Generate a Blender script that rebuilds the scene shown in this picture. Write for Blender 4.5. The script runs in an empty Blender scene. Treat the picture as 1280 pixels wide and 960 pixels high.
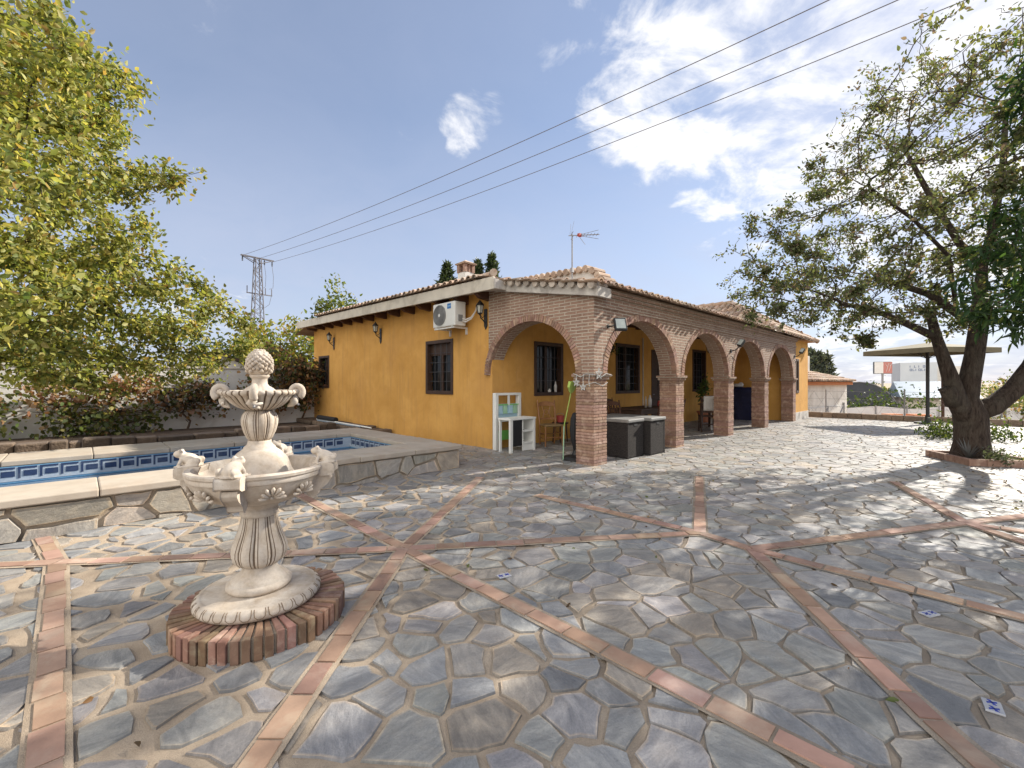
import bpy, bmesh, math, random
import numpy as np
from mathutils import Vector, Matrix
C = bpy.context.scene
COL = C.collection
random.seed(7)
rng = np.random.default_rng(11)
R = math.radians
SUN_AZ, SUN_EL = 59.8, 31.0          # degrees clockwise from +Y, degrees above the horizon

# ------------------------------------------------------------------ camera
cam = bpy.data.objects.new('camera', bpy.data.cameras.new('camera'))
COL.objects.link(cam)
cam.location = (0, 0, 1.4)
cam.rotation_euler = (R(90), 0, 0)
cam.data.sensor_width = 36
cam.data.lens = 36 * 553 / 1280
cam.data.shift_y = -2 / 1280
cam.data.clip_start = 0.05
cam.data.clip_end = 4000
C.camera = cam

# ------------------------------------------------------------------ world, sun, exposure
world = bpy.data.worlds.new('World')
C.world = world
world.use_nodes = True
SDX, SDY = math.sin(R(SUN_AZ)), math.cos(R(SUN_AZ))
def build_sky():
    nt = world.node_tree
    N, L = nt.nodes, nt.links
    N.clear()
    out = N.new('ShaderNodeOutputWorld'); bg = N.new('ShaderNodeBackground')
    bg.inputs['Strength'].default_value = 0.09
    sky = N.new('ShaderNodeTexSky'); sky.sky_type = 'NISHITA'; sky.sun_disc = False
    sky.sun_elevation = R(SUN_EL); sky.sun_rotation = R(SUN_AZ)
    sky.altitude = 600; sky.air_density = 1.0; sky.dust_density = 0.7; sky.ozone_density = 2.5
    tc = N.new('ShaderNodeTexCoord')
    nrm = N.new('ShaderNodeVectorMath'); nrm.operation = 'NORMALIZE'
    L.new(tc.outputs['Generated'], nrm.inputs[0])
    sep = N.new('ShaderNodeSeparateXYZ'); L.new(nrm.outputs[0], sep.inputs[0])
    za = N.new('ShaderNodeMath'); za.operation = 'ADD'; za.inputs[1].default_value = 0.22
    L.new(sep.outputs['Z'], za.inputs[0])
    zm = N.new('ShaderNodeMath'); zm.operation = 'MAXIMUM'; zm.inputs[1].default_value = 0.05
    L.new(za.outputs[0], zm.inputs[0])
    inv = N.new('ShaderNodeMath'); inv.operation = 'DIVIDE'; inv.inputs[0].default_value = 1
    L.new(zm.outputs[0], inv.inputs[1])
    proj = N.new('ShaderNodeVectorMath'); proj.operation = 'SCALE'
    L.new(nrm.outputs[0], proj.inputs[0]); L.new(inv.outputs[0], proj.inputs['Scale'])
    def noise(scale, detail, off, rough=0.6):
        m = N.new('ShaderNodeVectorMath'); m.operation = 'ADD'; m.inputs[1].default_value = off
        L.new(proj.outputs[0], m.inputs[0])
        n = N.new('ShaderNodeTexNoise'); n.inputs['Scale'].default_value = scale
        n.inputs['Detail'].default_value = detail; n.inputs['Roughness'].default_value = rough
        n.inputs['Distortion'].default_value = 0.35
        L.new(m.outputs[0], n.inputs['Vector'])
        return n.outputs['Fac']
    def blob(d, inner, outer, gain):
        v = Vector(d).normalized()
        dt = N.new('ShaderNodeVectorMath'); dt.operation = 'DOT_PRODUCT'; dt.inputs[1].default_value = v
        L.new(nrm.outputs[0], dt.inputs[0])
        mr = N.new('ShaderNodeMapRange'); mr.interpolation_type = 'SMOOTHSTEP'
        mr.inputs['From Min'].default_value = math.cos(R(outer)); mr.inputs['From Max'].default_value = math.cos(R(inner))
        mr.inputs['To Max'].default_value = gain
        L.new(dt.outputs['Value'], mr.inputs['Value'])
        return mr.outputs['Result']
    def add(a, b, op='ADD'):
        m = N.new('ShaderNodeMath'); m.operation = op
        for i, x in enumerate((a, b)):
            if isinstance(x, (int, float)): m.inputs[i].default_value = x
            else: L.new(x, m.inputs[i])
        return m.outputs[0]
    f = 553.0
    D = lambda px, py: ((px - 640) / f, 1.0, (478 - py) / f)
    mask = None
    for px, py, i, o, g in CLOUDS:
        b = blob(D(px, py), i, o, g)
        mask = b if mask is None else add(mask, b, 'MAXIMUM')
    n1 = noise(4.2, 9, (3.1, 1.7, 0.4))
    n2 = noise(1.6, 4, (7.3, 2.2, 1.4))
    dens = add(add(mask, add(add(n1, -0.5), 2.2, 'MULTIPLY')), add(add(n2, -0.5), 0.5, 'MULTIPLY'))
    mr = N.new('ShaderNodeMapRange'); mr.interpolation_type = 'SMOOTHSTEP'
    mr.inputs['From Min'].default_value = 0.42; mr.inputs['From Max'].default_value = 0.88
    mr.inputs['To Max'].default_value = 0.96
    L.new(dens, mr.inputs['Value'])
    # thin high veil, thicker low down
    veil = N.new('ShaderNodeMapRange'); veil.inputs['From Min'].default_value = 0.5; veil.inputs['From Max'].default_value = 0.0
    veil.inputs['To Min'].default_value = 0.33; veil.inputs['To Max'].default_value = 0.92
    L.new(sep.outputs['Z'], veil.inputs['Value'])
    wn = noise(2.4, 6, (1.3, 9.2, 2.2))
    vv = add(veil.outputs['Result'], add(add(wn, 0.6, 'MULTIPLY'), 0.7), 'MULTIPLY')
    vv = add(vv, blob((SDX, SDY, .42), 8, 52, .75), 'MAXIMUM')
    mixv = N.new('ShaderNodeMix'); mixv.data_type = 'RGBA'
    L.new(vv, mixv.inputs[0]); L.new(sky.outputs[0], mixv.inputs[6]); mixv.inputs[7].default_value = VEIL
    mix = N.new('ShaderNodeMix'); mix.data_type = 'RGBA'
    L.new(mr.outputs['Result'], mix.inputs[0]); L.new(mixv.outputs[2], mix.inputs[6])
    mix.inputs[7].default_value = CLOUD_COL
    # unseen bright cloud added behind the camera as fill for shaded walls
    bm = add(blob((-.5, -.85, .42), 15, 72, 1.0), add(noise(2.1, 6, (4.4, 0.7, 5.1)), 0.25), 'MULTIPLY')
    bf = N.new('ShaderNodeMapRange'); bf.interpolation_type = 'SMOOTHSTEP'
    bf.inputs['From Min'].default_value = 0.18; bf.inputs['From Max'].default_value = 0.55
    L.new(bm, bf.inputs['Value'])
    mixb = N.new('ShaderNodeMix'); mixb.data_type = 'RGBA'
    L.new(bf.outputs['Result'], mixb.inputs[0]); L.new(mix.outputs[2], mixb.inputs[6]); mixb.inputs[7].default_value = BACK_CLOUD
    L.new(mixb.outputs[2], bg.inputs['Color'])
    L.new(bg.outputs[0], out.inputs[0])
CLOUDS = [(850, 85, 5, 14, .62), (1010, 95, 8, 20, .72), (1130, 80, 8, 22, .74), (588, 150, 0.2, 5.0, .74), (614, 138, .2, 3.4, .70), (575, 180, .2, 2.6, .66),
          (1090, 440, 3, 12, .5), (700, 20, 4, 14, .3), (250, 375, 2, 7, .35), (1230, 250, 6, 22, .5)]
VEIL = (3.75, 4.05, 5.05, 1)
CLOUD_COL = (6.9, 6.85, 6.9, 1)
BACK_CLOUD = (13.5, 13.0, 12.4, 1)  # radiance of the added fill cloud behind the camera
build_sky()

SD = Vector((math.sin(R(SUN_AZ)) * math.cos(R(SUN_EL)), math.cos(R(SUN_AZ)) * math.cos(R(SUN_EL)), math.sin(R(SUN_EL))))
sun = bpy.data.objects.new('sun', bpy.data.lights.new('sun', 'SUN'))
COL.objects.link(sun)
sun.data.energy = 5.0
sun.data.angle = R(0.55)
sun.data.color = (1.0, 0.93, 0.82)
sun.rotation_euler = (-SD).to_track_quat('-Z', 'Y').to_euler()
sun.location = (20, 12, 30)

C.view_settings.view_transform = 'Standard'
C.view_settings.look = 'None'
C.view_settings.exposure = 0.9
C.view_settings.gamma = 1
C.view_settings.use_curve_mapping = False
C.render.engine = 'CYCLES'
C.cycles.use_denoising = True
C.cycles.max_bounces = 8
C.cycles.diffuse_bounces = 5
C.cycles.transparent_max_bounces = 8
C.cycles.caustics_reflective = False
C.cycles.caustics_refractive = False

# ------------------------------------------------------------------ house frame: u along the arcade, v back along the left wall
PX, PY = 1.357, 7.32
TH = math.atan2(0.698, 0.716)
DU = Vector((0.716, 0.698)); DV = Vector((-0.698, 0.716))
def HL(u, v, z=0.0):
    return Vector((PX + DU.x * u + DV.x * v, PY + DU.y * u + DV.y * v, z))
def toUV(x, y):
    dx, dy = x - PX, y - PY
    return dx * DU.x + dy * DU.y, dx * DV.x + dy * DV.y

# ------------------------------------------------------------------ object helpers
def tag(o, label=None, cat=None, group=None, kind=None):
    if label: o['label'] = label
    if cat: o['category'] = cat
    if group: o['group'] = group
    if kind: o['kind'] = kind
    return o
def thing(name, label, cat, loc=(0, 0, 0), rz=0, group=None):
    o = bpy.data.objects.new(name, None); COL.objects.link(o)
    o.location = loc; o.rotation_euler = (0, 0, rz); o.empty_display_size = 0.2
    return tag(o, label, cat, group)
def copy_tree(o, parent=None):
    c = o.copy(); COL.objects.link(c)
    if parent: c.parent = parent
    for ch in list(o.children): copy_tree(ch, c)
    return c

class MB:
    """collects faces, builds one mesh object"""
    def __init__(s):
        s.v = []; s.f = []; s.m = []; s.c = []; s.uv = {}; s.tint = (1, 1, 1); s.mi = 0
    def face(s, pts, uv=None):
        i = len(s.v); s.v.extend([tuple(p) for p in pts])
        s.f.append(tuple(range(i, i + len(pts)))); s.m.append(s.mi); s.c.append(s.tint)
        if uv: s.uv[len(s.f) - 1] = uv
    def raw(s, verts, faces):
        i = len(s.v); s.v.extend([tuple(p) for p in verts])
        for f in faces:
            s.f.append(tuple(i + k for k in f)); s.m.append(s.mi); s.c.append(s.tint)
    def box(s, x0, x1, y0, y1, z0, z1, M=None):
        p = [Vector((x, y, z)) for z in (z0, z1) for y in (y0, y1) for x in (x0, x1)]
        if M is not None: p = [M @ q for q in p]
        s.raw(p, [(0, 2, 3, 1), (4, 5, 7, 6), (0, 1, 5, 4), (2, 6, 7, 3), (0, 4, 6, 2), (1, 3, 7, 5)])
    def bar(s, a, b, w, h=None, up=(0, 0, 1)):
        """rectangular bar from a to b"""
        h = w if h is None else h
        a, b = Vector(a), Vector(b); d = (b - a).normalized()
        x = d.cross(Vector(up))
        if x.length < 1e-4: x = d.cross(Vector((1, 0, 0)))
        x.normalize(); y = x.cross(d)
        p = [q + x * sx * w / 2 + y * sy * h / 2 for q in (a, b) for sx, sy in ((-1, -1), (1, -1), (1, 1), (-1, 1))]
        s.raw(p, [(0, 1, 2, 3), (7, 6, 5, 4), (0, 4, 5, 1), (1, 5, 6, 2), (2, 6, 7, 3), (3, 7, 4, 0)])
    def tube(s, pts, rad, n=8, cap=True):
        pts = [Vector(p) for p in pts]
        if not isinstance(rad, (list, tuple)): rad = [rad] * len(pts)
        vs = []; ref = None
        for i, p in enumerate(pts):
            d = (pts[min(i + 1, len(pts) - 1)] - pts[max(i - 1, 0)])
            d = d.normalized() if d.length > 1e-9 else Vector((0, 0, 1))
            if ref is None: ref = Vector((0, 0, 1)) if abs(d.z) < .9 else Vector((1, 0, 0))
            x = d.cross(ref)
            if x.length < 1e-4: x = d.orthogonal()
            x.normalize(); y = d.cross(x)
            ref = x.cross(d)
            for k in range(n):
                a = 2 * math.pi * k / n
                vs.append(p + (x * math.cos(a) + y * math.sin(a)) * rad[i])
        fs = []
        for i in range(len(pts) - 1):
            for k in range(n):
                k2 = (k + 1) % n
                fs.append((i * n + k, i * n + k2, (i + 1) * n + k2, (i + 1) * n + k))
        if cap:
            fs.append(tuple(range(n - 1, -1, -1))); fs.append(tuple((len(pts) - 1) * n + k for k in range(n)))
        s.raw(vs, fs)
    def lathe(s, prof, n=48, cx=0, cy=0, lobes=None, dirt=None):
        """prof: (r, z[, lobe depth]); lobes = count"""
        vs = []
        for pr in prof:
            r, z = pr[0], pr[1]; d = pr[2] if len(pr) > 2 else 0
            for k in range(n):
                a = 2 * math.pi * k / n
                rr = r
                if lobes and d: rr = r * (1 - d * (1 - abs(math.sin(lobes * a / 2)) ** 0.6))
                vs.append((cx + rr * math.cos(a), cy + rr * math.sin(a), z))
        fs = []
        for i in range(len(prof) - 1):
            for k in range(n):
                k2 = (k + 1) % n
                fs.append((i * n + k, i * n + k2, (i + 1) * n + k2, (i + 1) * n + k))
        n0 = len(s.f)
        if prof[0][0] > 1e-5: fs.append(tuple(range(n - 1, -1, -1)))
        if prof[-1][0] > 1e-5: fs.append(tuple((len(prof) - 1) * n + k for k in range(n)))
        s.raw(vs, fs)
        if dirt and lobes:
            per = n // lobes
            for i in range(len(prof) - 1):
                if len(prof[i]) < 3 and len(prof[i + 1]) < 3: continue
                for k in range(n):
                    if k % per in dirt: s.c[n0 + i * n + k] = (.30, .25, .21)  # darker tint on the faces along each groove
    def ball(s, c, r, M=None, seg=16, rings=10):
        rx, ry, rz = (r, r, r) if isinstance(r, (int, float)) else r
        vs = []; fs = []
        for i in range(rings + 1):
            t = math.pi * i / rings
            for k in range(seg):
                a = 2 * math.pi * k / seg
                p = Vector((rx * math.sin(t) * math.cos(a), ry * math.sin(t) * math.sin(a), -rz * math.cos(t)))
                if M is not None: p = M @ p
                vs.append(p + Vector(c))
        for i in range(rings):
            for k in range(seg):
                k2 = (k + 1) % seg
                fs.append((i * seg + k, i * seg + k2, (i + 1) * seg + k2, (i + 1) * seg + k))
        s.raw(vs, fs)
    def prism(s, poly, z0, z1, M=None):
        """poly of (x, y) ccw extruded in z; M maps local to place"""
        n = len(poly)
        p = [Vector((x, y, z)) for z in (z0, z1) for x, y in poly]
        if M is not None: p = [M @ q for q in p]
        s.raw(p, [tuple(range(n - 1, -1, -1)), tuple(range(n, 2 * n))] + [(i, (i + 1) % n, n + (i + 1) % n, n + i) for i in range(n)])
    def build(s, name, mats, parent=None, smooth=False, bevel=0.0, merge=False, solid=0.0, sub=0, remesh=0.0):
        me = bpy.data.meshes.new(name)
        me.from_pydata(s.v, [], s.f)
        if not isinstance(mats, (list, tuple)): mats = [mats]
        for m in mats: me.materials.append(m)
        me.polygons.foreach_set('material_index', s.m)
        if smooth: me.polygons.foreach_set('use_smooth', [True] * len(s.f))
        # metre-scale box projected uv
        nl = len(me.loops)
        vi = np.empty(nl, np.int32); me.loops.foreach_get('vertex_index', vi)
        co = np.array(s.v, np.float64)[vi]
        nrm = np.empty(len(s.f) * 3); me.polygons.foreach_get('normal', nrm); nrm = np.abs(nrm.reshape(-1, 3))
        tot = np.empty(len(s.f), np.int32); me.polygons.foreach_get('loop_total', tot)
        ax = np.repeat(np.argmax(nrm * np.array([1, 1, 1.001]), axis=1), tot)
        uv = np.where((ax == 0)[:, None], co[:, [1, 2]], np.where((ax == 1)[:, None], co[:, [0, 2]], co[:, [0, 1]]))
        st = np.concatenate([[0], np.cumsum(tot)])
        for fi, u in s.uv.items(): uv[st[fi]:st[fi] + len(u)] = u
        l = me.uv_layers.new(name='UVMap'); l.data.foreach_set('uv', uv.astype(np.float32).ravel())
        rows = []
        for c, k in zip(s.c, tot):
            if isinstance(c, list): rows.extend((q[0], q[1], q[2], 1.0) for q in c)
            else: rows.extend([(c[0], c[1], c[2], 1.0)] * k)
        colr = np.array(rows, np.float32)
        a = me.color_attributes.new('Col', 'FLOAT_COLOR', 'CORNER'); a.data.foreach_set('color', colr.ravel())
        me.validate(); me.update()
        if merge:
            bm = bmesh.new(); bm.from_mesh(me); bmesh.ops.remove_doubles(bm, verts=bm.verts, dist=1e-5)
            bmesh.ops.recalc_face_normals(bm, faces=bm.faces); bm.to_mesh(me); bm.free()
        o = bpy.data.objects.new(name, me); COL.objects.link(o)
        if parent: o.parent = parent
        if remesh:
            md = o.modifiers.new('remesh', 'REMESH'); md.mode = 'VOXEL'; md.voxel_size = remesh; md.use_smooth_shade = True
            sm = o.modifiers.new('smooth', 'SMOOTH'); sm.iterations = 4; sm.factor = 0.5
        if solid:
            md = o.modifiers.new('solid', 'SOLIDIFY'); md.thickness = solid; md.offset = -1
        if bevel:
            md = o.modifiers.new('bevel', 'BEVEL'); md.width = bevel; md.segments = 2; md.limit_method = 'ANGLE'; md.angle_limit = R(40)
        if sub:
            md = o.modifiers.new('sub', 'SUBSURF'); md.levels = sub; md.render_levels = sub
        return o

# ------------------------------------------------------------------ materials
def newmat(name):
    m = bpy.data.materials.new(name); m.use_nodes = True
    nt = m.node_tree; nt.nodes.clear()
    out = nt.nodes.new('ShaderNodeOutputMaterial'); b = nt.nodes.new('ShaderNodeBsdfPrincipled')
    nt.links.new(b.outputs[0], out.inputs[0])
    return m, nt, b, out
def lnk(nt, a, b): nt.links.new(a, b)
def nnoise(nt, vec, scale, detail=4, rough=.55, dist=0):
    n = nt.nodes.new('ShaderNodeTexNoise'); n.inputs['Scale'].default_value = scale; n.inputs['Detail'].default_value = detail
    n.inputs['Roughness'].default_value = rough; n.inputs['Distortion'].default_value = dist
    if vec is not None: lnk(nt, vec, n.inputs['Vector'])
    return n.outputs['Fac']
def ramp(nt, fac, stops):
    r = nt.nodes.new('ShaderNodeValToRGB'); e = r.color_ramp.elements
    while len(e) < len(stops): e.new(.5)
    for k, (p, c) in enumerate(stops):
        e[k].position = p; e[k].color = (*c, 1) if len(c) == 3 else c
    lnk(nt, fac, r.inputs[0]); return r.outputs['Color']
def mixc(nt, fac, a, b, mode='MIX'):
    m = nt.nodes.new('ShaderNodeMix'); m.data_type = 'RGBA'; m.blend_type = mode
    for i, x in ((0, fac), (6, a), (7, b)):
        if isinstance(x, (int, float)): m.inputs[i].default_value = x
        elif isinstance(x, tuple): m.inputs[i].default_value = (*x, 1) if len(x) == 3 else x
        else: lnk(nt, x, m.inputs[i])
    return m.outputs[2]
def maprange(nt, x, a, b, c=0.0, d=1.0):
    m = nt.nodes.new('ShaderNodeMapRange'); m.inputs[1].default_value = a; m.inputs[2].default_value = b
    m.inputs[3].default_value = c; m.inputs[4].default_value = d
    lnk(nt, x, m.inputs[0]); return m.outputs[0]
def bump(nt, b, h, strength=.4, dist=.01):
    n = nt.nodes.new('ShaderNodeBump'); n.inputs['Strength'].default_value = strength; n.inputs['Distance'].default_value = dist
    lnk(nt, h, n.inputs['Height']); lnk(nt, n.outputs[0], b.inputs['Normal'])
def coords(nt, which='Object', scale=None):
    t = nt.nodes.new('ShaderNodeTexCoord')
    if scale is None: return t.outputs[which]
    m = nt.nodes.new('ShaderNodeMapping'); m.inputs['Scale'].default_value = scale
    lnk(nt, t.outputs[which], m.inputs['Vector']); return m.outputs[0]
def attr(nt, name='Col'):
    a = nt.nodes.new('ShaderNodeAttribute'); a.attribute_name = name; return a.outputs['Color']
def M_simple(name, c1, c2=None, scale=6, rough=.7, bstr=.25, bscale=60, metal=0, tint=False, spec=.5, detail=5, bdist=.004, stain=None, stainscale=1.2):
    m, nt, b, out = newmat(name)
    v = coords(nt)
    c2 = c2 or tuple(x * .75 for x in c1)
    col = mixc(nt, maprange(nt, nnoise(nt, v, scale, detail), .3, .7), c2, c1)
    if stain:
        col = mixc(nt, maprange(nt, nnoise(nt, v, stainscale, 6, .65, .6), .5, .75), col, stain)
    if tint: col = mixc(nt, 1.0, col, attr(nt), 'MULTIPLY')
    lnk(nt, col, b.inputs['Base Color'])
    b.inputs['Roughness'].default_value = rough; b.inputs['Metallic'].default_value = metal
    b.inputs['Specular IOR Level'].default_value = spec
    if bstr: bump(nt, b, nnoise(nt, v, bscale, 4), bstr, bdist)
    return m
def M_brick(name, bw=.25, rh=.056, mort=.011, cols=((.315, .192, .138), (.215, .126, .092)), mc=(.47, .41, .335), clay=True):
    m, nt, b, out = newmat(name)
    t = coords(nt, 'UV')
    o = coords(nt, 'Object')
    wob = nt.nodes.new('ShaderNodeVectorMath'); wob.operation = 'MULTIPLY_ADD'
    nz = nt.nodes.new('ShaderNodeTexNoise'); nz.inputs['Scale'].default_value = 9; nz.inputs['Detail'].default_value = 3
    lnk(nt, o, nz.inputs['Vector'])
    lnk(nt, nz.outputs['Color'], wob.inputs[0]); wob.inputs[1].default_value = (.014, .014, 0) if clay else (.001, .001, 0); lnk(nt, t, wob.inputs[2])
    br = nt.nodes.new('ShaderNodeTexBrick'); br.inputs['Scale'].default_value = 1
    br.inputs['Brick Width'].default_value = bw; br.inputs['Row Height'].default_value = rh
    br.inputs['Mortar Size'].default_value = mort; br.inputs['Mortar Smooth'].default_value = .35
    br.inputs['Color1'].default_value = (*cols[0], 1); br.inputs['Color2'].default_value = (*cols[1], 1)
    br.inputs['Mortar'].default_value = (*mc, 1); br.inputs['Bias'].default_value = -.1
    lnk(nt, wob.outputs[0], br.inputs['Vector'])
    n = nnoise(nt, o, 14, 6, .7)
    col = br.outputs['Color']
    if clay:
        col = mixc(nt, maprange(nt, n, .35, .75, 0, .55), col, (.40, .30, .225))
        col = mixc(nt, maprange(nt, nnoise(nt, o, 2.2, 5), .45, .75, 0, .4), col, (.17, .085, .06))
    lnk(nt, col, b.inputs['Base Color']); b.inputs['Roughness'].default_value = .88
    b.inputs['Specular IOR Level'].default_value = .25
    h = nt.nodes.new('ShaderNodeMath'); h.operation = 'MULTIPLY_ADD'
    lnk(nt, br.outputs['Fac'], h.inputs[0]); h.inputs[1].default_value = -1.0
    sc = maprange(nt, nnoise(nt, o, 45, 5, .7), 0, 1, 0, .55); lnk(nt, sc, h.inputs[2])
    bump(nt, b, h.outputs[0], .9, .012)
    return m
def M_leaf(name, trans=.45, rough=.55):
    m, nt, b, out = newmat(name)
    col = attr(nt)
    lnk(nt, col, b.inputs['Base Color']); b.inputs['Roughness'].default_value = rough; b.inputs['Specular IOR Level'].default_value = .35
    t = nt.nodes.new('ShaderNodeBsdfTranslucent'); lnk(nt, mixc(nt, 1.0, col, (1.5, 1.45, .75), 'MULTIPLY'), t.inputs[0])
    mx = nt.nodes.new('ShaderNodeMixShader'); mx.inputs[0].default_value = trans
    lnk(nt, b.outputs[0], mx.inputs[1]); lnk(nt, t.outputs[0], mx.inputs[2]); lnk(nt, mx.outputs[0], out.inputs[0])
    return m
def M_glass(name, c=(.012, .014, .016)):
    m, nt, b, out = newmat(name)
    b.inputs['Base Color'].default_value = (*c, 1); b.inputs['Roughness'].default_value = .08; b.inputs['Specular IOR Level'].default_value = .22
    bump(nt, b, nnoise(nt, coords(nt), 2.5, 2), .06, .02)
    return m

MAT = {}
def M_stone():
    m, nt, b, out = newmat('slate flagstone')
    uv = coords(nt, 'UV')
    mp = nt.nodes.new('ShaderNodeMapping'); mp.inputs['Scale'].default_value = (2.6, 7, 1); lnk(nt, uv, mp.inputs['Vector'])
    streak = nnoise(nt, mp.outputs[0], 1.6, 7, .65, 1.2)
    blot = nnoise(nt, uv, 5, 5, .6)
    a = attr(nt)
    col = ramp(nt, streak, [(.22, (.155, .153, .152)), (.45, (.232, .227, .220)), (.62, (.318, .307, .289)), (.84, (.45, .424, .378))])
    col = mixc(nt, maprange(nt, blot, .52, .76, 0, .38), col, (.37, .315, .25))
    gr = nnoise(nt, uv, 90, 5, .75)
    col = mixc(nt, maprange(nt, gr, .35, .7, 0, .5), col, mixc(nt, 1.0, col, (.55, .55, .55), 'MULTIPLY'))
    col = mixc(nt, maprange(nt, nnoise(nt, coords(nt), 1.3, 6, .7), .52, .74, 0, .38), col, (.44, .37, .285))
    col = mixc(nt, 1.0, col, a, 'MULTIPLY')
    lnk(nt, col, b.inputs['Base Color'])
    lnk(nt, maprange(nt, blot, .2, .8, .38, .7), b.inputs['Roughness'])
    b.inputs['Specular IOR Level'].default_value = .45
    h = mixc(nt, .5, nnoise(nt, mp.outputs[0], 5, 8, .7), nnoise(nt, uv, 28, 5, .7))
    bump(nt, b, h, .8, .016)
    return m
def M_mortar():
    m, nt, b, out = newmat('sandy mortar')
    v = coords(nt)
    col = ramp(nt, nnoise(nt, v, 3, 6, .65), [(.3, (.30, .235, .17)), (.55, (.43, .345, .255)), (.8, (.51, .43, .335))])
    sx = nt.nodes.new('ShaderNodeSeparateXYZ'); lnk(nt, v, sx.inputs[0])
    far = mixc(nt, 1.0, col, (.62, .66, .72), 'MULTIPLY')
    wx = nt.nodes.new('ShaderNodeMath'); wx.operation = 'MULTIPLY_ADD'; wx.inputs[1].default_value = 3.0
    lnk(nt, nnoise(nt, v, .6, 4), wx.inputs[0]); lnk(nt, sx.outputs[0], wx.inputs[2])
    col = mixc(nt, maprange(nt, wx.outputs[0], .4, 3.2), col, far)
    col = mixc(nt, maprange(nt, nnoise(nt, v, 160, 3, .8), .45, .75, 0, .6), col, (.22, .175, .135))
    lnk(nt, col, b.inputs['Base Color']); b.inputs['Roughness'].default_value = .95; b.inputs['Specular IOR Level'].default_value = .15
    bump(nt, b, mixc(nt, .5, nnoise(nt, v, 40, 5, .7), nnoise(nt, v, 220, 3)), .8, .012)
    return m
def M_fount():
    m, nt, b, out = newmat('cast white stone')
    v = coords(nt)
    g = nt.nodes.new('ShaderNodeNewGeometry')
    col = ramp(nt, nnoise(nt, v, 9, 6, .65, .5), [(.3, (.40, .32, .235)), (.5, (.52, .45, .37)), (.75, (.62, .57, .50))])
    col = mixc(nt, maprange(nt, nnoise(nt, v, 32, 5, .7), .50, .74, 0, .6), col, (.35, .29, .235))
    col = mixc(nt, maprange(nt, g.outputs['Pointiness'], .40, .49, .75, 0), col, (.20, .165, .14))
    col = mixc(nt, maprange(nt, nnoise(nt, coords(nt, 'Object', (14, 14, 1.6)), 1.5, 6, .7), .52, .76, 0, .55), col, (.33, .285, .225))
    col = mixc(nt, maprange(nt, nnoise(nt, v, 110, 3, .8), .58, .74, 0, .5), col, (.30, .26, .22))
    col = mixc(nt, 1.0, col, attr(nt), 'MULTIPLY')
    lnk(nt, col, b.inputs['Base Color']); b.inputs['Roughness'].default_value = .7; b.inputs['Specular IOR Level'].default_value = .3
    bump(nt, b, nnoise(nt, v, 70, 5, .7), .35, .004)
    return m
MAT['stone'] = M_stone()
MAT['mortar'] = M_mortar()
MAT['fount'] = M_fount()
MAT['fount_plain'] = M_simple('cast white stone, plain', (.62, .55, .46), (.50, .42, .33), 14, .7, .35, 70, stain=(.40, .33, .26), stainscale=16)
MAT['brickwall'] = M_brick('rustic brickwork')
MAT['ring'] = M_brick('arch voussoirs', .30, .051, .009, ((.36, .17, .115), (.25, .105, .07)))
MAT['band'] = M_simple('terracotta paver', (.365, .230, .170), (.28, .172, .126), 8, .85, .4, 70, tint=True, stain=(.40, .31, .24), stainscale=4)
MAT['plinthbrick'] = M_simple('fountain brick', (.27, .155, .108), (.175, .098, .068), 14, .92, .8, 50, tint=True, stain=(.40, .30, .22), stainscale=9)
def M_ochre():
    m, nt, b, out = newmat('ochre render')
    o = coords(nt)
    col = mixc(nt, maprange(nt, nnoise(nt, o, 1.1, 6, .65, .4), .35, .68), (.54, .285, .075), (.67, .375, .110))
    col = mixc(nt, maprange(nt, nnoise(nt, coords(nt, 'Object', (5, 5, .45)), 1.4, 6, .7), .50, .74, 0, .65), col, (.43, .235, .085))
    col = mixc(nt, maprange(nt, nnoise(nt, o, 3.2, 7, .7, 1.0), .58, .74, 0, .45), col, (.66, .40, .17))
    col = mixc(nt, maprange(nt, nnoise(nt, o, .55, 4, .6), .55, .75, 0, .5), col, (.40, .20, .07))
    lnk(nt, col, b.inputs['Base Color']); b.inputs['Roughness'].default_value = .9; b.inputs['Specular IOR Level'].default_value = .15
    bump(nt, b, mixc(nt, .5, nnoise(nt, o, 7, 5, .6), nnoise(nt, o, 70, 4, .7)), .5, .012)
    return m
MAT['yellow'] = M_ochre()
MAT['white'] = M_simple('white render', (.74, .72, .68), (.62, .60, .56), 2.0, .9, .4, 60, spec=.2, stain=(.48, .45, .40), stainscale=1.3)
MAT['fascia'] = M_simple('cream fascia', (.62, .57, .48), (.50, .46, .39), 2.5, .85, .25, 60, stain=(.36, .32, .26), stainscale=2)
MAT['vergem'] = M_simple('weathered verge', (.58, .55, .50), (.36, .33, .30), 5, .9, .5, 40, stain=(.16, .14, .12), stainscale=3.5)
MAT['tile'] = M_simple('clay roof tile', (.43, .315, .23), (.31, .205, .14), 4, .9, .4, 60, tint=True, stain=(.56, .50, .42), stainscale=3)
MAT['wood'] = M_simple('dark wood', (.065, .032, .018), (.035, .018, .011), 14, .6, .3, 80)
MAT['rafter'] = M_simple('brown rafter', (.10, .042, .022), (.06, .026, .015), 10, .7, .3, 80)
MAT['chairwood'] = M_simple('varnished wood', (.36, .165, .055), (.24, .10, .032), 12, .45, .2, 90)
MAT['rush'] = M_simple('rush seat', (.32, .22, .10), (.20, .13, .06), 60, .85, .7, 120)
MAT['iron'] = M_simple('black iron', (.018, .018, .019), (.012, .012, .012), 10, .5, .2, 80)
MAT['grille'] = M_simple('grey iron grille', (.05, .046, .05), (.03, .028, .03), 10, .5, .2, 80)
MAT['glass'] = M_glass('dark pane')
MAT['lampglass'] = M_simple('frosted lamp glass', (.50, .50, .44), (.36, .36, .30), 20, .25, .1, 60)
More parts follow.
